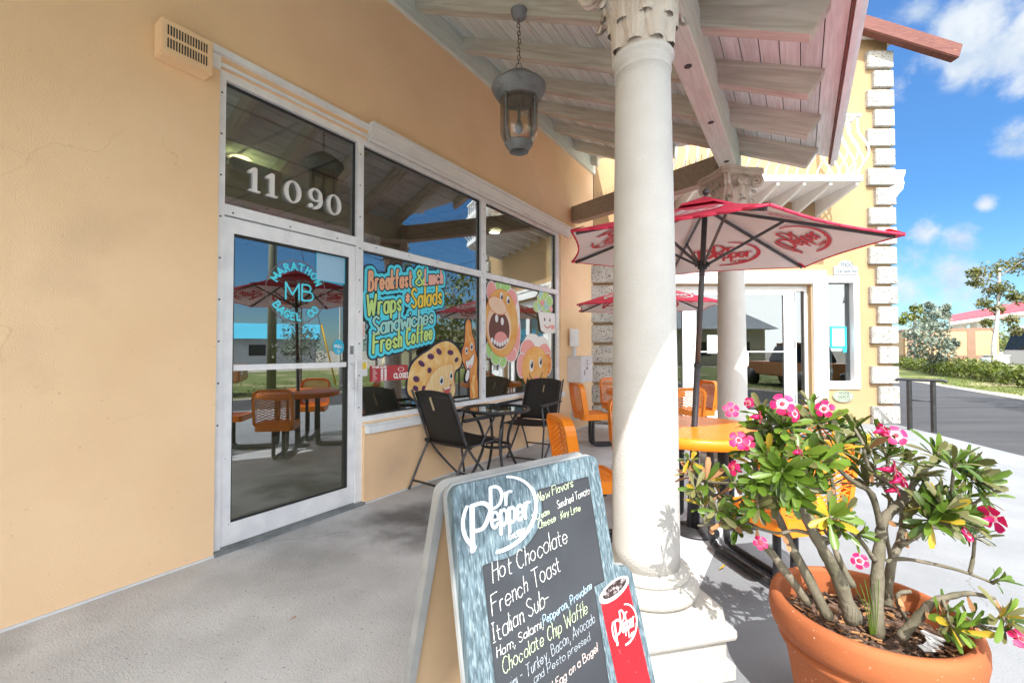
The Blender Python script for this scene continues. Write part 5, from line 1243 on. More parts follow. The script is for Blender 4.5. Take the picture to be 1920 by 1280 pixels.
G_ = (7, 3, 1, .2, 0); O_ = (3, 1, 7, .3, .2); Y_ = (3, 4, 1, 2, .5); D_ = (1, 1, 3, 1, 5)
ROS = [(1469, 800, 1.40, 16, .085, G_), (1430, 775, 1.46, 14, .08, O_), (1535, 792, 1.44, 14, .085, (4, 3, 5, .3, 0)), (1466, 884, 1.36, 18, .09, G_), (1530, 868, 1.34, 18, .088, (3, 7, 1, .4, 0)), (1492, 908, 1.34, 14, .085, G_),
 (1412, 860, 1.46, 14, .075, (4, 5, 1, .3, 0)), (1557, 967, 1.33, 13, .08, (2, 4, 1, 3, 0)), (1399, 963, 1.46, 9, .065, (6, 2, 1, .2, 0)), (1326, 900, 1.52, 11, .075, (3, 3, 3, 1.5, 2)), (1317, 945, 1.52, 9, .06, (4, 3, 1, 2, .5)), (1362, 972, 1.48, 8, .06, (3, 4, 1, 2, 1)),
 (1294, 884, 1.55, 11, .07, D_), (1292, 860, 1.57, 7, .05, Y_), (1630, 836, 1.42, 15, .08, O_), (1668, 850, 1.45, 13, .08, O_), (1761, 848, 1.52, 13, .09, (6, 1, 4, .2, 0)), (1808, 872, 1.50, 15, .085, (7, 1, 2, .1, 0)), (1822, 892, 1.49, 14, .085, (7, 1, 2, .1, 0)),
 (1738, 945, 1.40, 13, .08, (4, 1, 6, .3, 1)), (1775, 954, 1.36, 16, .085, (6, 1, 4, .2, 0)), (1800, 967, 1.34, 16, .085, (7, 1, 3, .1, 0)), (1747, 972, 1.37, 13, .078, (4, 2, 2, 1.2, .5)), (1716, 888, 1.48, 12, .08, O_), (1593, 822, 1.46, 12, .075, (3, 3, 5, 1, 0)), (1494, 790, 1.5, 11, .075, (4, 3, 3, .4, 0)),
 (1521, 760, 1.56, 9, .06, O_), (1570, 835, 1.4, 12, .08, (3, 3, 4, 2, 0)), (1430, 825, 1.46, 13, .07, G_), (1874, 1085, 1.31, 7, .05, (8, 1, 0, 0, 0)), (1770, 1158, 1.27, 10, .075, (5, 4, 1, 1, 0)), (1795, 1180, 1.25, 10, .07, (5, 3, 2, 1, 0)), (1832, 1168, 1.24, 10, .06, (4, 2, 2, 2, 0)),
 (1883, 1155, 1.23, 11, .07, (3, 2, 3, 2, 0)), (1903, 1182, 1.21, 11, .055, (3, 3, 2, 2, 0)), (1612, 1000, 1.42, 9, .06, G_), (1575, 990, 1.40, 10, .06, G_), (1690, 955, 1.5, 10, .07, O_), (1655, 905, 1.56, 10, .07, O_), (1440, 855, 1.4, 13, .08, (5, 4, 1, .2, 0)), (1500, 850, 1.36, 13, .08, (5, 4, 1, .2, 0)), (1455, 935, 1.45, 9, .075, (4, 2, 3, .3, 1.5)), (1350, 925, 1.5, 7, .06, D_)]
EXTRA = [(1455, 840), (1495, 815), (1510, 890), (1545, 840), (1440, 800), (1480, 930), (1545, 905), (1585, 850), (1605, 860), (1640, 870), (1560, 800), (1510, 775), (1655, 830), (1700, 860), (1740, 880), (1785, 900), (1725, 925), (1760, 925), (1815, 930), (1790, 940), (1820, 960), (1770, 985), (1805, 985), (1695, 905), (1420, 900), (1400, 840), (1415, 800), (1570, 880), (1620, 900), (1520, 925), (1600, 800), (1475, 865), (1790, 865), (1835, 905)]
for x, y in EXTRA[::2]+EXTRA[1::4]: ROS.append((x, y, rnd.uniform(1.34, 1.6), rnd.randint(9, 13), rnd.uniform(.06, .085), rnd.choice((G_, (4, 5, 1, .3, 0), O_, (5, 2, 4, .4, 0)))))
for x, y in [(1302, 915), (1345, 958), (1385, 985), (1585, 958), (1850, 930), (1828, 1000), (1765, 935), (1545, 985), (1420, 950), (1380, 905), (1700, 985)]: ROS.append((x, y, rnd.uniform(1.36, 1.5), rnd.randint(7, 10), rnd.uniform(.055, .075), rnd.choice((G_, O_, Y_))))
bl = B(); ctr = at(1580, 980, 1.45)
skel = [v for v, _ in nodes]
for x, y, Y, n_, L, mix in ROS:
    c = pp(x, y, Y+rnd.uniform(-.03, .03))
    low = [v for v in skel if v.z < c.z+.02] or skel
    v = min(low, key=lambda q: (q-c).length)
    ax = (c-v)*1.2+(c-ctr).normalized()*.05+Vector((rnd.uniform(-.03, .03), -.05, .06))
    if (c-v).length > .012:
        md = (c+v)/2+Vector((rnd.uniform(-.012, .012), rnd.uniform(-.012, .012), -.006)); tube(bm, smooth_pts([v, md, c], 4), [.0055]*4+[.0045]*5, 7)
    rosette(bl, c, ax, n_, L, mix, None)
for k in range(26):                                 # dry leaves hanging on the stems
    v = rnd.choice(skel); 
    d_ = Vector((rnd.uniform(-.6, .6), rnd.uniform(-.6, .6), -1)).normalized(); leaf_mesh(bl, v, d_, Vector((0, -1, .2)), rnd.uniform(.03, .055), .009, 4, .2)
obj('stems', fixn(bm), M['bark'], pl, True)
obj('foliage', bl, [M[q] for q in LV], pl, True)
FL = [(1467, 757, 1.36, .038, .1), (1489, 775, 1.36, .03, .8), (1546, 766, 1.42, .032, .5), (1371, 768, 1.46, .030, .3), (1404, 755, 1.5, .022, 1), (1385, 825, 1.40, .034, .2), (1400, 829, 1.40, .028, .5), (1374, 877, 1.42, .030, 1.2), (1426, 1017, 1.38, .024, .15), (1612, 1051, 1.33, .026, .2),
      (1680, 816, 1.40, .036, .4), (1655, 806, 1.42, .026, 1.5), (1677, 881, 1.38, .036, 1.3), (1691, 899, 1.38, .030, 1.2), (1680, 917, 1.40, .026, 1.2), (1861, 972, 1.30, .044, 1.5), (1815, 1001, 1.33, .026, .9), (1916, 1198, 1.18, .030, .5), (1425, 782, 1.4, .024, 1.4), (1500, 846, 1.34, .02, 1.5)]
for x, y, Y, rd, tilt in FL:
    c = pp(x, y, Y); bm = B(); pal = rnd.choice((2, 1, 2, 1)); rd *= .82; ang = rnd.random()*6.28
    to = (Vector((0, 0, EYE))-c).normalized(); side = Vector((rnd.choice((-1, 1))*1.0 if x < 1650 else 1, rnd.uniform(-.3, .2), rnd.uniform(-.35, .2))); n0 = (to*math.cos(tilt)+side.normalized()*math.sin(tilt)+Vector((0, 0, .25))).normalized()
    t1 = n0.orthogonal().normalized(); t2 = n0.cross(t1)
    tube(bm, [c-n0*rd*1.5, c-n0*rd*.75, c-n0*rd*.15], [.0025, .0075, .009], 8, True, 0)
    for k in range(5):
        a = ang+k*2*math.pi/5; e = t1*math.cos(a)+t2*math.sin(a); s_ = n0.cross(e); g = []
        for i in range(6):
            t = i/5; w2 = rd*(.10+.37*math.sin(min(t*.9, 1)*math.pi*.62)**1.3)*(1 if t < .8 else max(.12, math.sqrt(max(0, 1-((t-.8)/.21)**2))))
            p_ = c+e*(rd*(.12+.98*t))+n0*(rd*(.28*t-.38*t*t)); g.append([bm.verts.new(p_-s_*w2+n0*w2*.12), bm.verts.new(p_), bm.verts.new(p_+s_*w2+n0*w2*.18)])
        for i in range(5):
            for j in range(2): bm.faces.new((g[i][j], g[i][j+1], g[i+1][j+1], g[i+1][j])).material_index = 1 if i < pal else 0
    lathe(bm, [(0, .004), (.0055, .002), (.007, 0)], (0, 0, 0), 8, 2)
    for v in bm.verts:
        if v.co.length < .012: v.co = c+t1*v.co.x+t2*v.co.y+n0*(v.co.z+.003)
    obj('flower', bm, [M['pink'], M['pinkpale'], M['logored']], pl, True)
bm = B()
gb = at(1632, 1182, 1.30)
for k in range(6):
    b0 = gb+Vector((.003*k, 0, -.01)); tube(bm, smooth_pts([b0, b0+Vector((-.012+.004*k, .0, .07)), b0+Vector((-.035+.011*k, .01, .13+.012*(k % 3)))], 4), .0012, 4)
gr_ = obj('grass_blades', bm, M['leaf'], pl)

for i, (px, py, m_) in enumerate(((543, 1163, 'leafdead'), (1348, 1068, 'leafyellow'))):
    r_ = ray(px, py); q = Vector((0, 0, EYE))+r_*((.006-EYE)/r_.z); bm = B(); leaf_mesh(bm, Vector((0, 0, .004)), Vector((1, .4, .15)).normalized(), Vector((0, 0, 1)), .03 if i == 0 else .05, .008, 0, .2)
    lf = single('fallen_leaf', bm, M[m_], ['tiny reddish brown leaf fallen on the grey porch floor', 'yellow leaf fallen between the column base and the pot'][i], 'leaf', (0, 0, 0)); lf.location = q
# ------------------------------------------------------------------ facing office building
FY = 7.84
of = thing('office_building', 'pale peach office building with coral stone corners and white balcony', 'building', (4, FY, 0))
bm = B()
DX0, DX1, DZ = 2.93, 5.37, 2.48                     # door opening
WX0, WX1, WZ0, WZ1 = 5.60, 6.22, .62, 2.64            # window opening
H_ = 6.95; y0, y1 = FY, FY+.3
box(bm, 1.48, DX0, y0, y1, 0, DZ); box(bm, DX1, WX0, y0, y1, 0, DZ); box(bm, WX0, WX1, y0, y1, 0, WZ0); box(bm, WX1, 6.82, y0, y1, 0, DZ)
box(bm, WX0, WX1, y0+.001, y1, WZ1, 2.75); box(bm, 1.48, WX0, y0, y1, DZ, 2.75); box(bm, WX1, 6.82, y0, y1, DZ, 2.75); box(bm, 1.48, 6.82, y0, y1, 2.75, H_)
box(bm, 6.52, 6.82, y1, 18, 0, H_); box(bm, 1.48, 1.78, y1, 18, 0, H_); box(bm, 1.48, 6.82, 18, 18.3, 0, H_)
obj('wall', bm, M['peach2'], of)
bm = B(); box(bm, 1.3, 7.0, FY-.12, 18.5, H_+.001, H_+.16); obj('roof', bm, M['white'], of)
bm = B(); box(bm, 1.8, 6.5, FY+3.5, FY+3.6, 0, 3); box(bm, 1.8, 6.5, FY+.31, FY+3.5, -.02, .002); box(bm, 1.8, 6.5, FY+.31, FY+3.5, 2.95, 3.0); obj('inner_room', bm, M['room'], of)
# coral stone corner blocks
rnd = random.Random(8)
for k in range(19):
    z0 = k*.355+.004; wide = k % 2 == 0
    if z0+.31 > H_: break
    bm = B(); x0 = 6.40 if wide else 6.53
    box(bm, x0+rnd.uniform(-.01, .01), 6.875+rnd.uniform(-.004, .008), FY-.075, FY+.42, z0, z0+.308); bmesh.ops.bevel(bm, geom=list(bm.edges), offset=.012, segments=2, affect='EDGES')
    obj('corner_stone', bm, M['coral'], of)
    if k > 8: continue
    bm = B(); x1 = 1.98 if wide else 1.90
    box(bm, 1.35, x1, FY-.075, FY-.001, z0+.02, z0+.325); bmesh.ops.bevel(bm, geom=list(bm.edges), offset=.012, segments=2, affect='EDGES')
    obj('corner_stone', bm, M['coral'], of)
# doorway
bm = B()
def trim(o0, i0, d): 
    box(bm, DX0-o0, DX0-i0, FY-d, FY-.001, 0, DZ+i0); box(bm, DX1+i0, DX1+o0, FY-d, FY-.001, 0, DZ+i0); box(bm, DX0-o0, DX1+o0, FY-d, FY-.001, DZ+i0, DZ+o0)
trim(.25, .19, .06); trim(.189, .12, .035); trim(.119, .02, .05)
obj('door_surround', bm, M['white'], of)
yd0, yd1 = FY+.10, FY+.16
bm = B()
for a, b in ((DX0, DX0+.05), (DX1-.05, DX1), (3.10, 3.13), (5.135, 5.165)): box(bm, a, b, yd0, yd1, 0, DZ)
box(bm, DX0+.05, 3.10, yd0, yd1, DZ-.10, DZ); box(bm, 3.13, 5.135, yd0, yd1, DZ-.06, DZ); box(bm, 5.165, DX1-.05, yd0, yd1, DZ-.10, DZ); obj('door_frame', bm, M['white'], of)
for a, b in ((DX0+.05, 3.10), (5.165, DX1-.05)):
    bm = B(); box(bm, a, b, yd0+.03, yd0+.036, .02, DZ-.10); obj('side_pane', bm, M['paneoffice'], of)
for i, (a, b) in enumerate(((3.135, 4.13), (4.135, 5.13))):
    bm = B(); ht = DZ-.065
    sa, sb_ = (.21, .09) if i == 0 else (.09, .19)
    box(bm, a, a+sa, yd0-.005, yd1-.01, .01, ht); box(bm, b-sb_, b, yd0-.005, yd1-.01, .01, ht); box(bm, a+sa, b-sb_, yd0-.005, yd1-.01, ht-.10, ht); box(bm, a+sa, b-sb_, yd0-.005, yd1-.01, .01, .22)
    dd = obj('door', bm, M['white'], of)
    bm = B(); box(bm, a+sa, b-sb_, yd0+.02, yd0+.026, .22, ht-.10); obj('pane', bm, M['paneoffice'], dd)
    bm = B(); box(bm, a+sa, b-sb_, yd0+.0, yd0+.019, 1.27, 1.29); obj('push_bar', bm, M['white'], dd)
    hx = b-.05 if i == 0 else a+.05
    bm = B(); tube(bm, smooth_pts([(hx, yd0-.005, 1.02), (hx+(.05 if i else -.05), yd0-.07, 1.03), (hx+(.05 if i else -.05), yd0-.07, 1.27), (hx, yd0-.005, 1.28)], 4), .013, 8); obj('handle', bm, M['white'], dd, True)
    bm = B()
    for z_ in (.35, 1.35, 2.2): box(bm, (a if i == 0 else b)-.012+(.15 if i == 0 else -.0), (a if i == 0 else b)+.012+(.15 if i == 0 else 0), yd0-.02, yd0-.006, z_, z_+.15)
    obj('hinge', bm, M['verdigris'], dd)
bm = B(); F = Field(-.05, .9, -.1, .3, .012)
bm.free()
# narrow window
bm = B(); yw = FY+.06
box(bm, WX0-.02, WX0+.06, FY-.03, yw+.06, WZ0, WZ1); box(bm, WX1-.10, WX1, FY-.03, yw+.06, WZ0, WZ1); box(bm, WX0+.06, WX1-.10, FY-.03, yw+.06, WZ1-.12, WZ1); box(bm, WX0+.06, WX1-.10, FY-.03, yw+.06, WZ0, WZ0+.13)
wn = obj('window_frame', bm, M['white'], of)
bm = B(); box(bm, WX0+.06, WX1-.10, yw+.02, yw+.026, WZ0+.13, WZ1-.12); obj('pane', bm, M['paneoffice'], wn)
bm = B(); box(bm, WX0+.0, WX1-.16, yw+.12, yw+.13, 1.83, WZ1-.22); obj('blind', bm, M['paperblue'], wn)
bm = B(); box(bm, WX0+.24, WX0+.29, yw+.15, yw+.2, WZ0, 1.5); obj('inner_post', bm, M['paper'], wn)
pn = thing('taped_notice', 'white notice framed in bright blue tape on the narrow office window', 'paper', (5.88, FY+.07, 1.33))
bm = B(); box(bm, 5.765, 6.055, yw+.012, yw+.0135, 1.345, 1.735); box(bm, 5.99, 6.05, yw+.0122, yw+.0137, 1.27, 1.344); box(bm, 5.80, 6.01, yw+.009, yw+.011, 1.385, 1.70, 1); obj('sheet', bm, [M['tape'], M['paper']], pn)
dn_ = thing('door_notice', 'small curled white paper on the left glass door', 'paper', (4.0, FY+.1, 1.3)); bm = B(); box(bm, 3.55, 3.76, yd0+.013, yd0+.018, 1.25, 1.58); obj('sheet', bm, M['paper'], dn_)
# plaques
def front(y): return lambda x, z: Vector((x, y, z))
pq = thing('address_plaque', 'grey arched address plaque reading 11100 Overseas Hwy above the narrow window', 'plaque', (6.0, FY, 2.7))
F = Field(5.74, 6.24, 2.62, 2.95, .01); F.D = np.minimum(np.maximum(np.abs(F.X-5.99)-.215, np.abs(F.Y-2.735)-.075), F.ell(5.99, 2.78, .145, .135)); F.D = np.maximum(F.D, -(F.Y-2.66))
bm = B(); F.iso(bm, front(FY-.026), 0, 0, thick=front(FY-.001)); ob_ = obj('plate', bm, M['plaque'], pq)
F = Field(5.74, 6.24, 2.62, 2.95, .005); F.strokes(text('11100', .075, gap=2, x0=5.90, y0=2.80)[0], .008); F.strokes(text('Overseas Hwy', .06, gap=1.6, ws=.62, x0=5.80, y0=2.70)[0], .005); bm = B(); F.iso(bm, front(FY-.029)); obj('lettering', bm, M['plaqueink'], ob_)
pq = thing('oval_plaque', 'green oval wall plaque dated 1955 below the narrow window', 'plaque', (5.9, FY, .3))
F = Field(5.70, 6.14, .32, .62, .008); F.D = F.ell(5.91, .485, .185, .105); bm = B(); F.iso(bm, front(FY-.026), 0, 0, thick=front(FY-.001)); ob_ = obj('plate', bm, M['plaquegreen'], pq)
F = Field(5.70, 6.14, .36, .62, .004); F.strokes(text('1955', .072, gap=2, x0=5.815, y0=.425)[0], .0065); F.strokes(text('HOUSE', .042, gap=2, x0=5.835, y0=.52)[0], .004); F.add(np.abs(F.ell(5.91, .485, .17, .092))-.003); bm = B(); F.iso(bm, front(FY-.029)); obj('lettering', bm, M['plaqueink'], ob_)
# balcony
bal = thing('balcony', 'white balcony with bellied railing and slanting brackets on the office front', 'balcony', (4, FY, 3.9))
BX0, BX1, BY = 1.9, 5.55, FY-.98
bm = B(); box(bm, BX0, BX1, BY, FY-.001, 3.98, 4.08); obj('slab', bm, M['white'], bal)
k = 0
x = BX1-.06
while x > BX0:
    bm = B(); p = [Vector((x, BY+.04, 3.979)), Vector((x, FY-.002, 3.979)), Vector((x, FY-.002, 3.70)), Vector((x, BY+.04, 3.93))]
    for q in (0,): hexa(bm, [p[3]+Vector((-.025, 0, 0)), p[3]+Vector((.025, 0, 0)), p[2]+Vector((.025, 0, 0)), p[2]+Vector((-.025, 0, 0)), p[0]+Vector((-.025, 0, 0)), p[0]+Vector((.025, 0, 0)), p[1]+Vector((.025, 0, 0)), p[1]+Vector((-.025, 0, 0))])
    obj('bracket', bm, M['white'], bal); x -= .42
rl = B()
prof = [(0, 4.08), (.02, 4.16), (.16, 4.28), (.20, 4.42), (.10, 4.62), (.0, 4.78), (-.01, 5.02)]
def bal_bar(b_, px, py, nx, ny): tube(b_, smooth_pts([(px+nx*o, py+ny*o, z) for o, z in prof], 4), .016, 6)
x = BX1-.04
bars = []
while x > BX0+.05: bars.append((x, BY+.03, 0, -1)); x -= .165
for j in range(5): bars.append((BX1-.03, BY+.2+.17*j, 1, 0))
for b_ in bars:
    bm = B(); bal_bar(bm, *b_); obj('baluster', bm, M['white'], bal, True)
bm = B(); bar(bm, (BX0, BY+.03, 5.04), (BX1, BY+.03, 5.04), .05, .04); bar(bm, (BX1-.03, BY+.056, 5.04), (BX1-.03, FY, 5.04), .05, .04); obj('handrail', bm, M['white'], bal)
bm = B(); box(bm, 2.2, 5.4, FY-.03, FY-.001, 4.10, 4.35); obj('wall_base_board', bm, M['greywall'], bal)
# roof beam end and side bracket
rb = thing('roof_outrigger', 'red brown timber outrigger sloping out from the office roof corner', 'beam', (6.9, 7.6, 6.7))
A_ = at(1625, 42, 7.62); B_ = at(1795, 101, 7.62); bm = B(); bar(bm, A_+Vector((-.6, 0, .12)), B_, .16, .27, up=(0, 0, 1)); bmesh.ops.bevel(bm, geom=list(bm.edges), offset=.02, segments=1, affect='EDGES'); obj('beam', bm, M['rust'], rb)
sbk = thing('wall_bracket', 'white moulded corbel bracket on the side wall of the office', 'bracket', (7, 8.5, 3.7))
prf = [(6.877, 4.60), (7.20, 4.60), (7.18, 4.50), (7.15, 4.46), (7.17, 4.36), (7.14, 4.24), (7.06, 4.16), (7.02, 4.10), (6.98, 4.09), (6.985, 3.98), (6.95, 3.94), (6.94, 3.80), (6.92, 3.76), (6.90, 3.62), (6.877, 3.60)]
bm = B(); prism(bm, prf[::-1], lambda x, z, d: Vector((x, d, z)), 7.93, 8.2); obj('corbel', fixn(bm), M['white'], sbk)

# ------------------------------------------------------------------ cabinet, notice, conduit on the shop wall by the inner corner
cb = thing('electrical_cabinet', 'white metal electrical cabinet on the peach wall by the inner corner', 'cabinet', LW(5.2, 0, .76), RZ)
bm = B(); wbox(bm, 5.0, 5.46, 0, .24, .80, 1.20); bmesh.ops.bevel(bm, geom=list(bm.edges), offset=.008, segments=2, affect='EDGES'); bx_ = obj('box', bm, M['cabinet'], cb)
bm = B(); wbox(bm, 4.985, 5.475, 0, .25, 1.201, 1.215); obj('lid', bm, M['cabinet'], cb)
bm = B(); wbox(bm, 5.20, 5.24, .2405, .25, 1.0, 1.04, 1); F = Field(5.0, 5.5, .8, 1.2, .006)
F.strokes(text('6', .001)[0] if False else [(5.12, .92, 5.12, .99), (5.12, .99, 5.15, .985), (5.12, .955, 5.15, .95), (5.12, .92, 5.15, .925), (5.15, .925, 5.15, .985)], .005); F.strokes([(5.23, 1.07, 5.23, 1.16), (5.21, 1.14, 5.26, 1.14), (5.22, 1.10, 5.26, 1.08)], .005)
F.iso(bm, lambda x, y: LW(x, .243, y)); obj('lock_and_marks', bm, [M['ink'], M['endbeam']], bx_)
bm = B(); wbox(bm, 5.15, 5.24, 0, .05, 1.216, 1.36); wbox(bm, 5.15, 5.24, 0, .05, .25, .799); obj('conduit', bm, M['cabinet'], cb)
bm = B(); wbox(bm, 5.12, 5.26, 0, .12, .20, .32); obj('outlet_box', bm, M['cabinet'], cb)
nb = thing('clipboard_notice', 'small white printed notice in a frame above the electrical cabinet', 'paper', LW(5.2, 0, 1.38), RZ)
bm = B(); wbox(bm, 5.02, 5.32, .052, .058, 1.38, 1.64); wbox(bm, 5.01, 5.33, .04, .051, 1.37, 1.65, 1)
for k in range(9): wbox(bm, 5.06, 5.24+.02*(k % 3), .0582, .0592, 1.41+k*.02, 1.414+k*.02, 1)
obj('sheet', bm, [M['paper'], M['alu']], nb)

# ------------------------------------------------------------------ handrail at the kerb
hr = thing('handrail', 'short black metal handrail at the edge of the pavement', 'handrail', (6.6, 7.1, 0))
a, b = at(1706, 803, 7.2), at(1751, 812, 7.0); a.z = b.z = 0
for q in (a, b):
    bm = B(); bar(bm, q, q+Vector((0, 0, .80)), .05, .05, up=(0, 1, 0)); obj('post', bm, M['black'], hr)
d_ = (b-a).normalized(); bm = B(); z = Vector((0, 0, .825)); tube(bm, smooth_pts([a-d_*.16+z-Vector((0, 0, .03)), a-d_*.13+z, a+z, b+z, b+d_*.13+z, b+d_*.16+z-Vector((0, 0, .03))], 3), .024, 10); obj('top_rail', bm, M['black'], hr, True)
bm = B(); tube(bm, [a+Vector((0, 0, .49)), b+Vector((0, 0, .49))], .010, 8); obj('mid_rail', bm, M['black'], hr, True)

# ------------------------------------------------------------------ trees and hedge
def crown(bm, clumps, n_, ls, rnd):
    for (c, r_) in clumps:
        c = Vector(c)
        for i in range(n_):
            v = Vector((rnd.gauss(0, 1), rnd.gauss(0, 1), rnd.gauss(0, .75))); v = v.normalized()*r_*rnd.random()**.45
            p = c+v; a = Vector((rnd.uniform(-1, 1), rnd.uniform(-1, 1), rnd.uniform(-.5, 1))).normalized(); s_ = a.orthogonal().normalized(); s_ = (Matrix.Rotation(rnd.random()*6.28, 3, a) @ s_); l_ = ls*rnd.uniform(.6, 1.3)
            t_ = a.cross(s_)
            bm.faces.new([bm.verts.new(q) for q in (p-s_*l_, p-t_*l_*.45, p+s_*l_, p+t_*l_*.45)])
def tree(name, label, base, trunk, clumps, n_, ls, leafm, trunkm, r0, seed=1, limbs=True, group=None):
    rnd = random.Random(seed); base = Vector(base); root = thing(name, label, 'tree', base, group=group)
    bm = B(); pts = smooth_pts([base+Vector(p) for p in trunk], 4); m_ = len(pts); tube(bm, pts, [r0*(1-.7*i/(m_-1)) for i in range(m_)], 8)
    if limbs:
        bl_ = B()
        for (c, r_) in clumps:
            c = base+Vector(c); q = min(pts[m_//3:], key=lambda v: (v-c).length+(.6 if v.z > c.z else 0)); tube(bl_, smooth_pts([q-Vector((0, 0, .25*(c-q).length)), (q+c)/2+Vector((0, 0, -.12*(c-q).length)), c], 3), [r0*.22]*3+[r0*.13]*2+[r0*.08]*2, 5)
    if limbs: obj('limbs', bl_, M['trunkgrey'], root, True)
    obj('trunk', bm, M[trunkm], root, True)
    bm = B(); crown(bm, [(base+Vector(c), r_) for c, r_ in clumps], n_, ls, rnd); obj('crown', bm, M[leafm], root)
    return root
def cl(px, Y, base): # pixel clumps to offsets
    return [(at(x, y, Y+dy)-Vector(base), r_) for x, y, r_, dy in px]
b0 = at(1868, 712, 22); b0.z = -.14
tree('street_tree', 'tall slim tree with pale trunk before the boundary wall', b0, [(0, 0, 0), (-.1, 0, 1.5), (.15, 0, 3.4), (.3, 0, 5.6)],
     cl([(1850, 510, .55, 0), (1885, 500, .5, .3), (1915, 500, .5, .2), (1830, 530, .35, 0), (1825, 512, .3, -.2), (1862, 545, .45, .2), (1845, 570, .35, 0), (1882, 540, .4, -.3), (1915, 560, .4, 0), (1900, 555, .3, .2), (1870, 580, .3, .1), (1895, 600, .35, .3), (1850, 605, .25, 0), (1905, 620, .3, .2), (1930, 480, .5, 0), (1945, 545, .4, 0)], 22, b0), 190, .085, 'treeleaf2', 'trunk', .13, 3)
b0 = at(1748, 700, 26); b0.z = -.14
tree('silver_shrub_tree', 'bushy silver leaved tree growing out of the hedge', b0, [(0, 0, 0), (.05, 0, .8), (0, 0, 2.5)],
     cl([(1745, 640, .9, 0), (1725, 640, .7, -.3), (1765, 640, .7, .3), (1760, 610, .7, 0), (1735, 612, .6, 0), (1770, 660, .6, -.4), (1720, 660, .5, 0), (1750, 585, .45, 0), (1772, 590, .3, .2), (1712, 625, .5, 0), (1785, 645, .35, 0), (1757, 675, .5, 0), (1742, 572, .2, 0), (1775, 577, .2, 0)], 26, b0), 170, .13, 'silverleaf', 'trunkgrey', .09, 5)
b0 = at(1716, 690, 32); b0.z = -.14
tree('green_tree', 'light green young tree showing above the boundary wall', b0, [(0, 0, 0), (0, 0, 2.5), (.1, 0, 5)],
     cl([(1715, 590, .7, 0), (1700, 597, .5, 0), (1728, 598, .6, 0), (1718, 578, .4, 0), (1738, 605, .5, 0), (1690, 602, .3, 0)], 32, b0), 110, .13, 'hedgeleaf', 'trunkgrey', .09, 6)
# hedge shrubs in a row
HP = [((31.5, 35.5), 0), ((24.95, 24.4), 0), ((21.4, 18.6), 0), ((18, 11.5), 0)]
rnd = random.Random(12); hs = []
def hedge_pt(q):
    y = 35.5-q*26; x = 31.5+(y-35.5)*(31.5-20.0)/(35.5-16.5); return x, y
for i in range(22):
    x, y = hedge_pt(i/21*.92); hs.append((x+rnd.uniform(-.2, .2), y+rnd.uniform(-.2, .2)))
for i, (x, y) in enumerate(hs):
    r_ = rnd.uniform(.7, .95); base = Vector((x, y, -.14)); sh = thing('hedge_shrub', 'leafy yellow green shrub in the low hedge along the driveway', 'shrub', base, group='low hedge shrubs along the driveway')
    bm = B(); crown(bm, [(base+Vector((rnd.uniform(-.5, .5), rnd.uniform(-.5, .5), .35+rnd.random()*.35)), r_*.55) for _ in range(6)], 110, .085, rnd); obj('foliage', bm, M['hedgeleaf'], sh)
    bm = B()
    for k in range(4): tube(bm, [base+Vector((rnd.uniform(-.1, .1), rnd.uniform(-.1, .1), 0)), base+Vector((rnd.uniform(-.4, .4), rnd.uniform(-.4, .4), .6))], .015, 5)
    obj('stem', bm, M['trunkgrey'], sh)
# boundary wall
bw = thing('boundary_wall', 'peach block boundary wall with brown bands beyond the hedge', 'wall', (34, 34, 0))
def wl_(x, Y): return at(x, 640, Y)
a = at(1697, 640, 36); b = at(1872, 640, 33); c = at(1660, 640, 45)
dv = Vector((b.x-a.x, b.y-a.y, 0)).normalized(); nv = Vector((-dv.y, dv.x, 0)); a.z = b.z = c.z = 0
def wseg(p, q, z0, z1, th, bm, mi=0):
    d_ = (q-p).normalized(); n2 = Vector((-d_.y, d_.x, 0)); Z = Vector((0, 0, 1)); hexa(bm, [p+n2*th+Z*z0, p-n2*th+Z*z0, q-n2*th+Z*z0, q+n2*th+Z*z0, p+n2*th+Z*z1, p-n2*th+Z*z1, q-n2*th+Z*z1, q+n2*th+Z*z1], mi)
dc = (c-a).normalized(); dab = (b-a).normalized(); a2 = a+dc*.25
bm = B(); wseg(a, b, -.17, 3.0, .12, bm); wseg(a2, c, -.17, 3.0, .12, bm); obj('blockwork', bm, M['blockwall'], bw)
bm = B(); wseg(a, b, .68, .95, .13, bm); wseg(a2, c, .68, .95, .13, bm); wseg(a, b, 2.84, 3.05, .14, bm); wseg(a2, c, 2.84, 3.05, .14, bm)
for q in (.02, .68): p = a+(b-a)*q; wseg(p, p+(b-a).normalized()*.45, -.17, 3.05, .15, bm)
obj('band', bm, M['blockband'], bw)
# filling station
st = thing('filling_station_canopy', 'filling station canopy with crimson sloping fascia beyond the wall', 'canopy', (50, 46, 0))
A_ = at(1779, 592, 50); B_ = at(2000, 549, 44)
A2 = at(1779, 604, 50); B2 = at(2000, 572, 44)
up = Vector((0, 0, 1)); dv = (B_-A_); dv.z = 0; dv.normalize(); nv = Vector((-dv.y, dv.x, 0))
bm = B(); hexa(bm, [A2, B2, B2+nv*9, A2+nv*9, A_+nv*1.2, B_+nv*1.2, B_+nv*8+up*.5, A_+nv*8+up*.5]); obj('fascia', bm, M['stationroof'], st)
bm = B(); hexa(bm, [A2-up*.3, B2-up*.3, B2-up*.3+nv*9, A2-up*.3+nv*9, A2-up*.01, B2-up*.01, B2-up*.01+nv*9, A2-up*.01+nv*9]); obj('soffit', bm, M['stationwhite'], st)
for x, Y in ((1800, 53), (1833, 52), (1960, 48)):
    p = at(x, 640, Y); bm = B(); box(bm, p.x-.45, p.x+.45, p.y-.4, p.y+.4, -.17, at(x, 598, Y).z); obj('pillar', bm, M['stationwhite'], st)
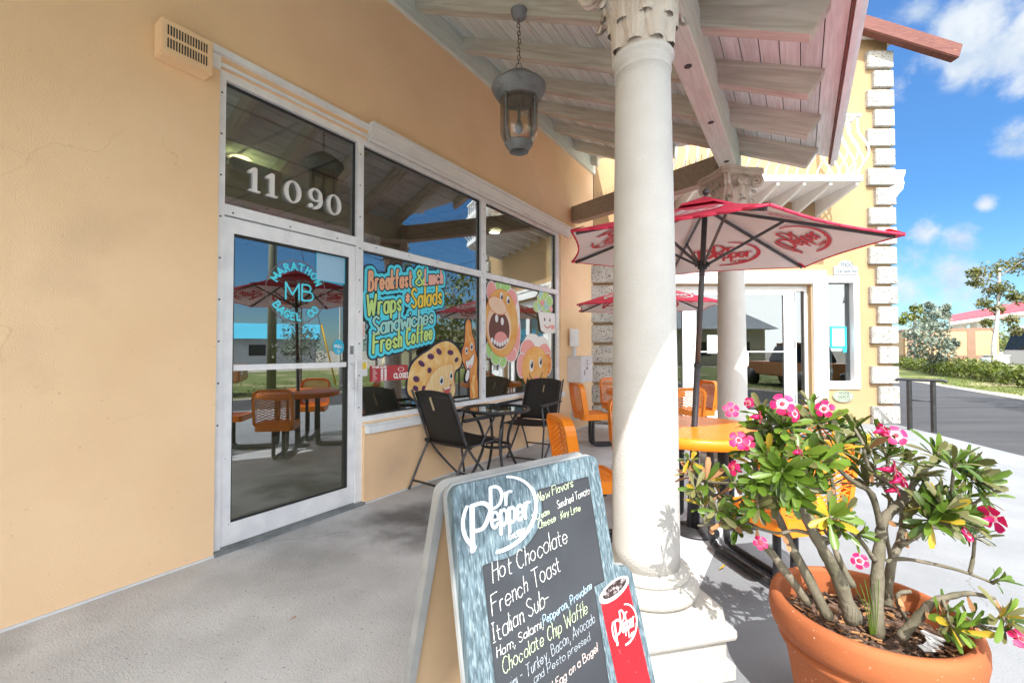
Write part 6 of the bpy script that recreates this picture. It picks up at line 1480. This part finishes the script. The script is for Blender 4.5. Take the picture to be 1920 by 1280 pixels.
# white van edge, drum and bollard by the tree
vn = thing('white_van', 'white and red vehicle with dark windows parked by the station, cut by the picture edge', 'van', (36, 29, -.15))
vc = at(1935, 640, 28); vx, vy = vc.x, vc.y
bm = B(); hexa(bm, [Vector((vx-.9, vy-1, .35)), Vector((vx+5, vy-1.8, .35)), Vector((vx+5.3, vy+.6, .35)), Vector((vx-.6, vy+1.2, .35)), Vector((vx-.9, vy-1, 1.35)), Vector((vx+5, vy-1.8, 1.35)), Vector((vx+5.3, vy+.6, 1.35)), Vector((vx-.6, vy+1.2, 1.35))]); bmesh.ops.bevel(bm, geom=list(bm.edges), offset=.1, segments=2, affect='EDGES'); obj('body', bm, M['buswhite'], vn)
bm = B(); hexa(bm, [Vector((vx-.85, vy-.97, 1.352)), Vector((vx+4.9, vy-1.75, 1.352)), Vector((vx+5.2, vy+.55, 1.352)), Vector((vx-.55, vy+1.1, 1.352)), Vector((vx-.4, vy-.85, 2.6)), Vector((vx+4.9, vy-1.6, 2.6)), Vector((vx+5.2, vy+.5, 2.6)), Vector((vx-.2, vy+.9, 2.6))]); obj('window', bm, M['darkglass'], vn)
bm = B(); hexa(bm, [Vector((vx-.5, vy-.9, 2.602)), Vector((vx+5, vy-1.7, 2.602)), Vector((vx+5.2, vy+.55, 2.602)), Vector((vx-.3, vy+1, 2.602)), Vector((vx-.4, vy-.8, 2.95)), Vector((vx+5, vy-1.6, 2.95)), Vector((vx+5.2, vy+.5, 2.95)), Vector((vx-.2, vy+.9, 2.95))]); rf_ = obj('roof', bm, M['buswhite'], vn)
bm = B(); hexa(bm, [Vector((vx-.1, vy-.98, 2.65)), Vector((vx+3, vy-1.42, 2.65)), Vector((vx+3, vy-1.2, 2.65)), Vector((vx-.1, vy-.8, 2.65)), Vector((vx-.1, vy-.96, 2.9)), Vector((vx+3, vy-1.4, 2.9)), Vector((vx+3, vy-1.2, 2.9)), Vector((vx-.1, vy-.8, 2.9))]); obj('red_panel', bm, M['signred'], rf_)
for q in (.3, 3.8):
    bm = B(); tube(bm, [Vector((vx+q, vy-1.25-q*.13, .25)), Vector((vx+q, vy-.9-q*.13, .25))], .4, 20); obj('wheel', bm, M['rubber'], vn, True)
dr_ = at(1863, 640, 24); bm = B(); lathe(bm, [(0, 0), (.33, 0), (.33, 1.05), (.30, 1.07), (0, 1.07)], (0, 0, 0), 24); single('concrete_drum', fixn(bm.copy()) if False else bm, M['concretebin'], 'grey cylindrical drum beside the pale tree trunk', 'drum', (0, 0, 0), True).location = (dr_.x-.35, dr_.y, -.15)
bm = B(); box(bm, -.45, .45, -.3, .3, 0, 1.15); bmesh.ops.bevel(bm, geom=list(bm.edges), offset=.04, segments=2, affect='EDGES'); box(bm, -.48, .48, -.33, .33, 1.152, 1.2); u_ = single('utility_box', bm, M['stationwhite'], 'white utility box behind the pale tree trunk', 'utility box', (0, 0, 0)); u_.location = (dr_.x+.65, dr_.y+.5, -.15)
bm = B(); box(bm, -9, 5, 0, 6, 0, 3.4); box(bm, -9.3, 5.3, -.3, 6.3, 3.402, 3.7, 1)
for k in range(5): box(bm, -8+k*2.6, -6.2+k*2.6, -.02, -.001, 1.2, 2.6, 1)
lo_ = single('white_building', bm, [M['stationwhite'], M['greywall']], 'low white building with flat roof far beyond the boundary wall', 'building', (0, 0, 0)); q = at(1690, 640, 80); lo_.location = (q.x, q.y, -.15)
rnd = random.Random(31)
for i in range(16):                                  # far trees
    x = rnd.uniform(55, 120); y = rnd.uniform(70, 110); 
    tree('distant_tree', 'dark green tree far beyond the filling station', (x, y, -.15), [(0, 0, 0), (0, 0, 2), (.2, 0, 4)], [((rnd.uniform(-2, 2), rnd.uniform(-2, 2), rnd.uniform(2.2, 4.5)), 1.5) for _ in range(6)], 60, .35, 'treeleaf', 'trunkgrey', .2, i, False, group='distant trees beyond the filling station')

# ------------------------------------------------------------------ across the street: what the shop glass mirrors
up_ = thing('utility_pole', 'greenish wooden utility pole mirrored in the door glass', 'utility pole', (13.6, 1.65, -.15))
bm = B(); tube(bm, [(13.6, 1.65, -.15), (13.6, 1.65, 10)], [.17, .12], 14); obj('pole', bm, M['polewood'], up_, True)
bm = B(); bar(bm, (13.6, .4, 9.3), (13.6, 2.9, 9.3), .1, .12); obj('crossarm', bm, M['polewood'], up_)
bm = B(); tube(bm, [(13.6, 1.65, 9.2), (12.6, 3.9, 0)], .012, 6); tube(bm, [(13.42, 1.72, 9.4), (13.42, 1.72, 4.5)], .02, 6); obj('guy_wire', bm, M['gasket'], up_)
bm = B(); tube(bm, [(12.83, 3.38, 2.3), (12.6, 3.9, .02)], .03, 8); obj('yellow_guard', bm, M['yellowguard'], up_, True)
bm = B()
for dy in (.5, 1.1, 2.2, 2.8):
    for sgn in (-1, 1):
        p = [Vector((13.6+((12 if sgn > 0 else 40)*q)*.45*sgn, dy+sgn*(12 if sgn > 0 else 40)*q*.9, 9.4-2.2*math.sin(q*math.pi))) for q in np.linspace(0, 1, 15)]; tube(bm, p, .011, 5)
for z in (6.4, 6.9):
    for sgn in (-1, 1): tube(bm, [Vector((13.6+sgn*(12 if sgn > 0 else 40)*q*.45, 1.65+sgn*(12 if sgn > 0 else 40)*q*.9, z-1.5*math.sin(q*math.pi))) for q in np.linspace(0, 1, 15)], .013, 5)
wr = obj('wire', bm, M['gasket'], up_)
tree('silver_leaf_tree', 'thin silvery tree mirrored in the door behind the parasol', (11.4, 2.75, -.14), [(0, 0, 0), (0, 0, 1), (.1, 0, 3.6)], [((rnd.uniform(-.7, .7), rnd.uniform(-.7, .7), rnd.uniform(1.1, 3.6)), .5) for _ in range(13)], 90, .07, 'silverleaf', 'trunkgrey', .06, 9)
for i, (x, y) in enumerate(((20.5, 6.2), (14.3, 8.9), (13.2, 6.8), (25.5, 7.4))):
    tree('leafy_tree', ['leafy green tree mirrored behind the window lettering', 'leafy tree mirrored beside the second parasol', 'young leafy tree mirrored near the window post', 'broad green tree mirrored far behind the door'][i], (x, y, -.14), [(0, 0, 0), (.1, 0, 1.6), (.2, .1, 4.2)], [((rnd.uniform(-1.2, 1.2), rnd.uniform(-1.2, 1.2), rnd.uniform(2.0, 4.6)), .6) for _ in range(15)], 75, .12, 'treeleaf', 'trunkgrey', .09, 40+i)
lp = thing('street_lamp', 'tall thin grey street lamp mirrored in the door', 'street lamp', (21.6, 4.3, -.15)); bm = B(); tube(bm, smooth_pts([(21.6, 4.3, -.15), (21.6, 4.3, 4.2), (21.3, 3.9, 4.8), (20.6, 2.8, 4.95)], 5), .06, 8); obj('pole', bm, M['stationwhite'], lp, True); bm = B(); box(bm, 20.3, 20.75, 2.4, 2.9, 4.88, 5.0); obj('lamp_head', bm, M['stationwhite'], lp)
bh = thing('blue_roofed_building', 'grey building with turquoise metal roof mirrored in the door', 'building', (47, -3, 0))
bm = B(); box(bm, 45.5, 55, -14, 2.5, -.15, 2.6); obj('wall', bm, M['greywall'], bh)
bm = B(); hexa(bm, [Vector((45, -15, 2.5)), Vector((56, -15, 2.5)), Vector((56, 3, 2.5)), Vector((45, 3, 2.5)), Vector((50, -15, 4.3)), Vector((51, -15, 4.3)), Vector((51, 3, 4.3)), Vector((50, 3, 4.3))]); obj('roof', bm, M['bluemetal'], bh)
for k in range(5): bm = B(); box(bm, 45.47, 45.49, -12.5+k*3, -11+k*3, .8, 1.9); obj('window', bm, M['darkglass'], bh)
yb = thing('cream_building', 'long cream building mirrored in the window glass', 'building', (35, 13, 0))
bm = B(); box(bm, 34, 46, 9.5, 24, -.15, 3.2); obj('wall', bm, M['creamwall'], yb); bm = B(); box(bm, 33.6, 46.4, 9.1, 24.4, 3.201, 3.45); obj('roof', bm, M['stationwhite'], yb)
for k in range(4): bm = B(); box(bm, 33.97, 33.99, 11+k*3, 12.4+k*3, .9, 2.1); obj('window', bm, M['darkglass'], yb)
tk = thing('pickup_truck', 'orange brown pickup truck mirrored at the left edge of the door', 'truck', (11.2, -.2, -.145))
def tb(name, x0, x1, y0, y1, z0, z1, m_, bev=.06, tp=0):
    bm = B(); hexa(bm, [Vector((x0, y0, z0)), Vector((x1, y0, z0)), Vector((x1, y1, z0)), Vector((x0, y1, z0)), Vector((x0+tp, y0+tp, z1)), Vector((x1-tp, y0+tp, z1)), Vector((x1-tp, y1-tp, z1)), Vector((x0+tp, y1-tp, z1))]); bmesh.ops.bevel(bm, geom=list(bm.edges), offset=bev, segments=2, affect='EDGES'); return obj(name, bm, M[m_], tk)
tb('body', 10.4, 12.1, -3.9, 1.1, .30, .85, 'truckpaint'); tb('cab', 10.45, 12.05, -2.0, -.3, .851, 1.52, 'darkglass', .05, .2); tb('roof', 10.66, 11.84, -1.78, -.52, 1.521, 1.6, 'truckpaint', .03)
for x in (10.45, 11.85):
    for y in (-3.1, .2): bm = B(); tube(bm, [(x-.1, y, .2), (x+.12, y, .2)], .34, 18); obj('wheel', bm, M['rubber'], tk, True)
bm = B(); box(bm, 10.6, 10.8, 1.101, 1.12, .55, .68); box(bm, 11.7, 11.9, 1.101, 1.12, .55, .68); obj('headlight', bm, M['paper'], tk)

tbh = thing('tan_building', 'long tan building with grey metal roof mirrored in the office door glass', 'building', (6, -30, 0))
bm = B(); box(bm, -8, 26, -38, -29, -.15, 3.6); obj('wall', bm, M['creamwall'], tbh)
bm = B(); hexa(bm, [Vector((-9, -39, 3.5)), Vector((27, -39, 3.5)), Vector((27, -28.2, 3.5)), Vector((-9, -28.2, 3.5)), Vector((-6, -34.5, 6.4)), Vector((24, -34.5, 6.4)), Vector((24, -33, 6.4)), Vector((-6, -33, 6.4))]); obj('roof', bm, M['greywall'], tbh)
for k in range(8): bm = B(); box(bm, -5+k*4, -3.6+k*4, -28.99, -28.95, .8, 2.2); obj('window', bm, M['darkglass'], tbh)
rnd = random.Random(44)
for k in range(7):
    base = Vector((2+k*1.3, -15+rnd.uniform(-.3, .3), -.15)); sh = thing('roadside_shrub', 'low green shrub mirrored in the office door glass', 'shrub', base, group='shrubs mirrored in the office door')
    bm = B(); crown(bm, [(base+Vector((rnd.uniform(-.4, .4), rnd.uniform(-.4, .4), .4+rnd.random()*.3)), .5) for _ in range(5)], 60, .1, rnd); obj('foliage', bm, M['treeleaf'], sh)
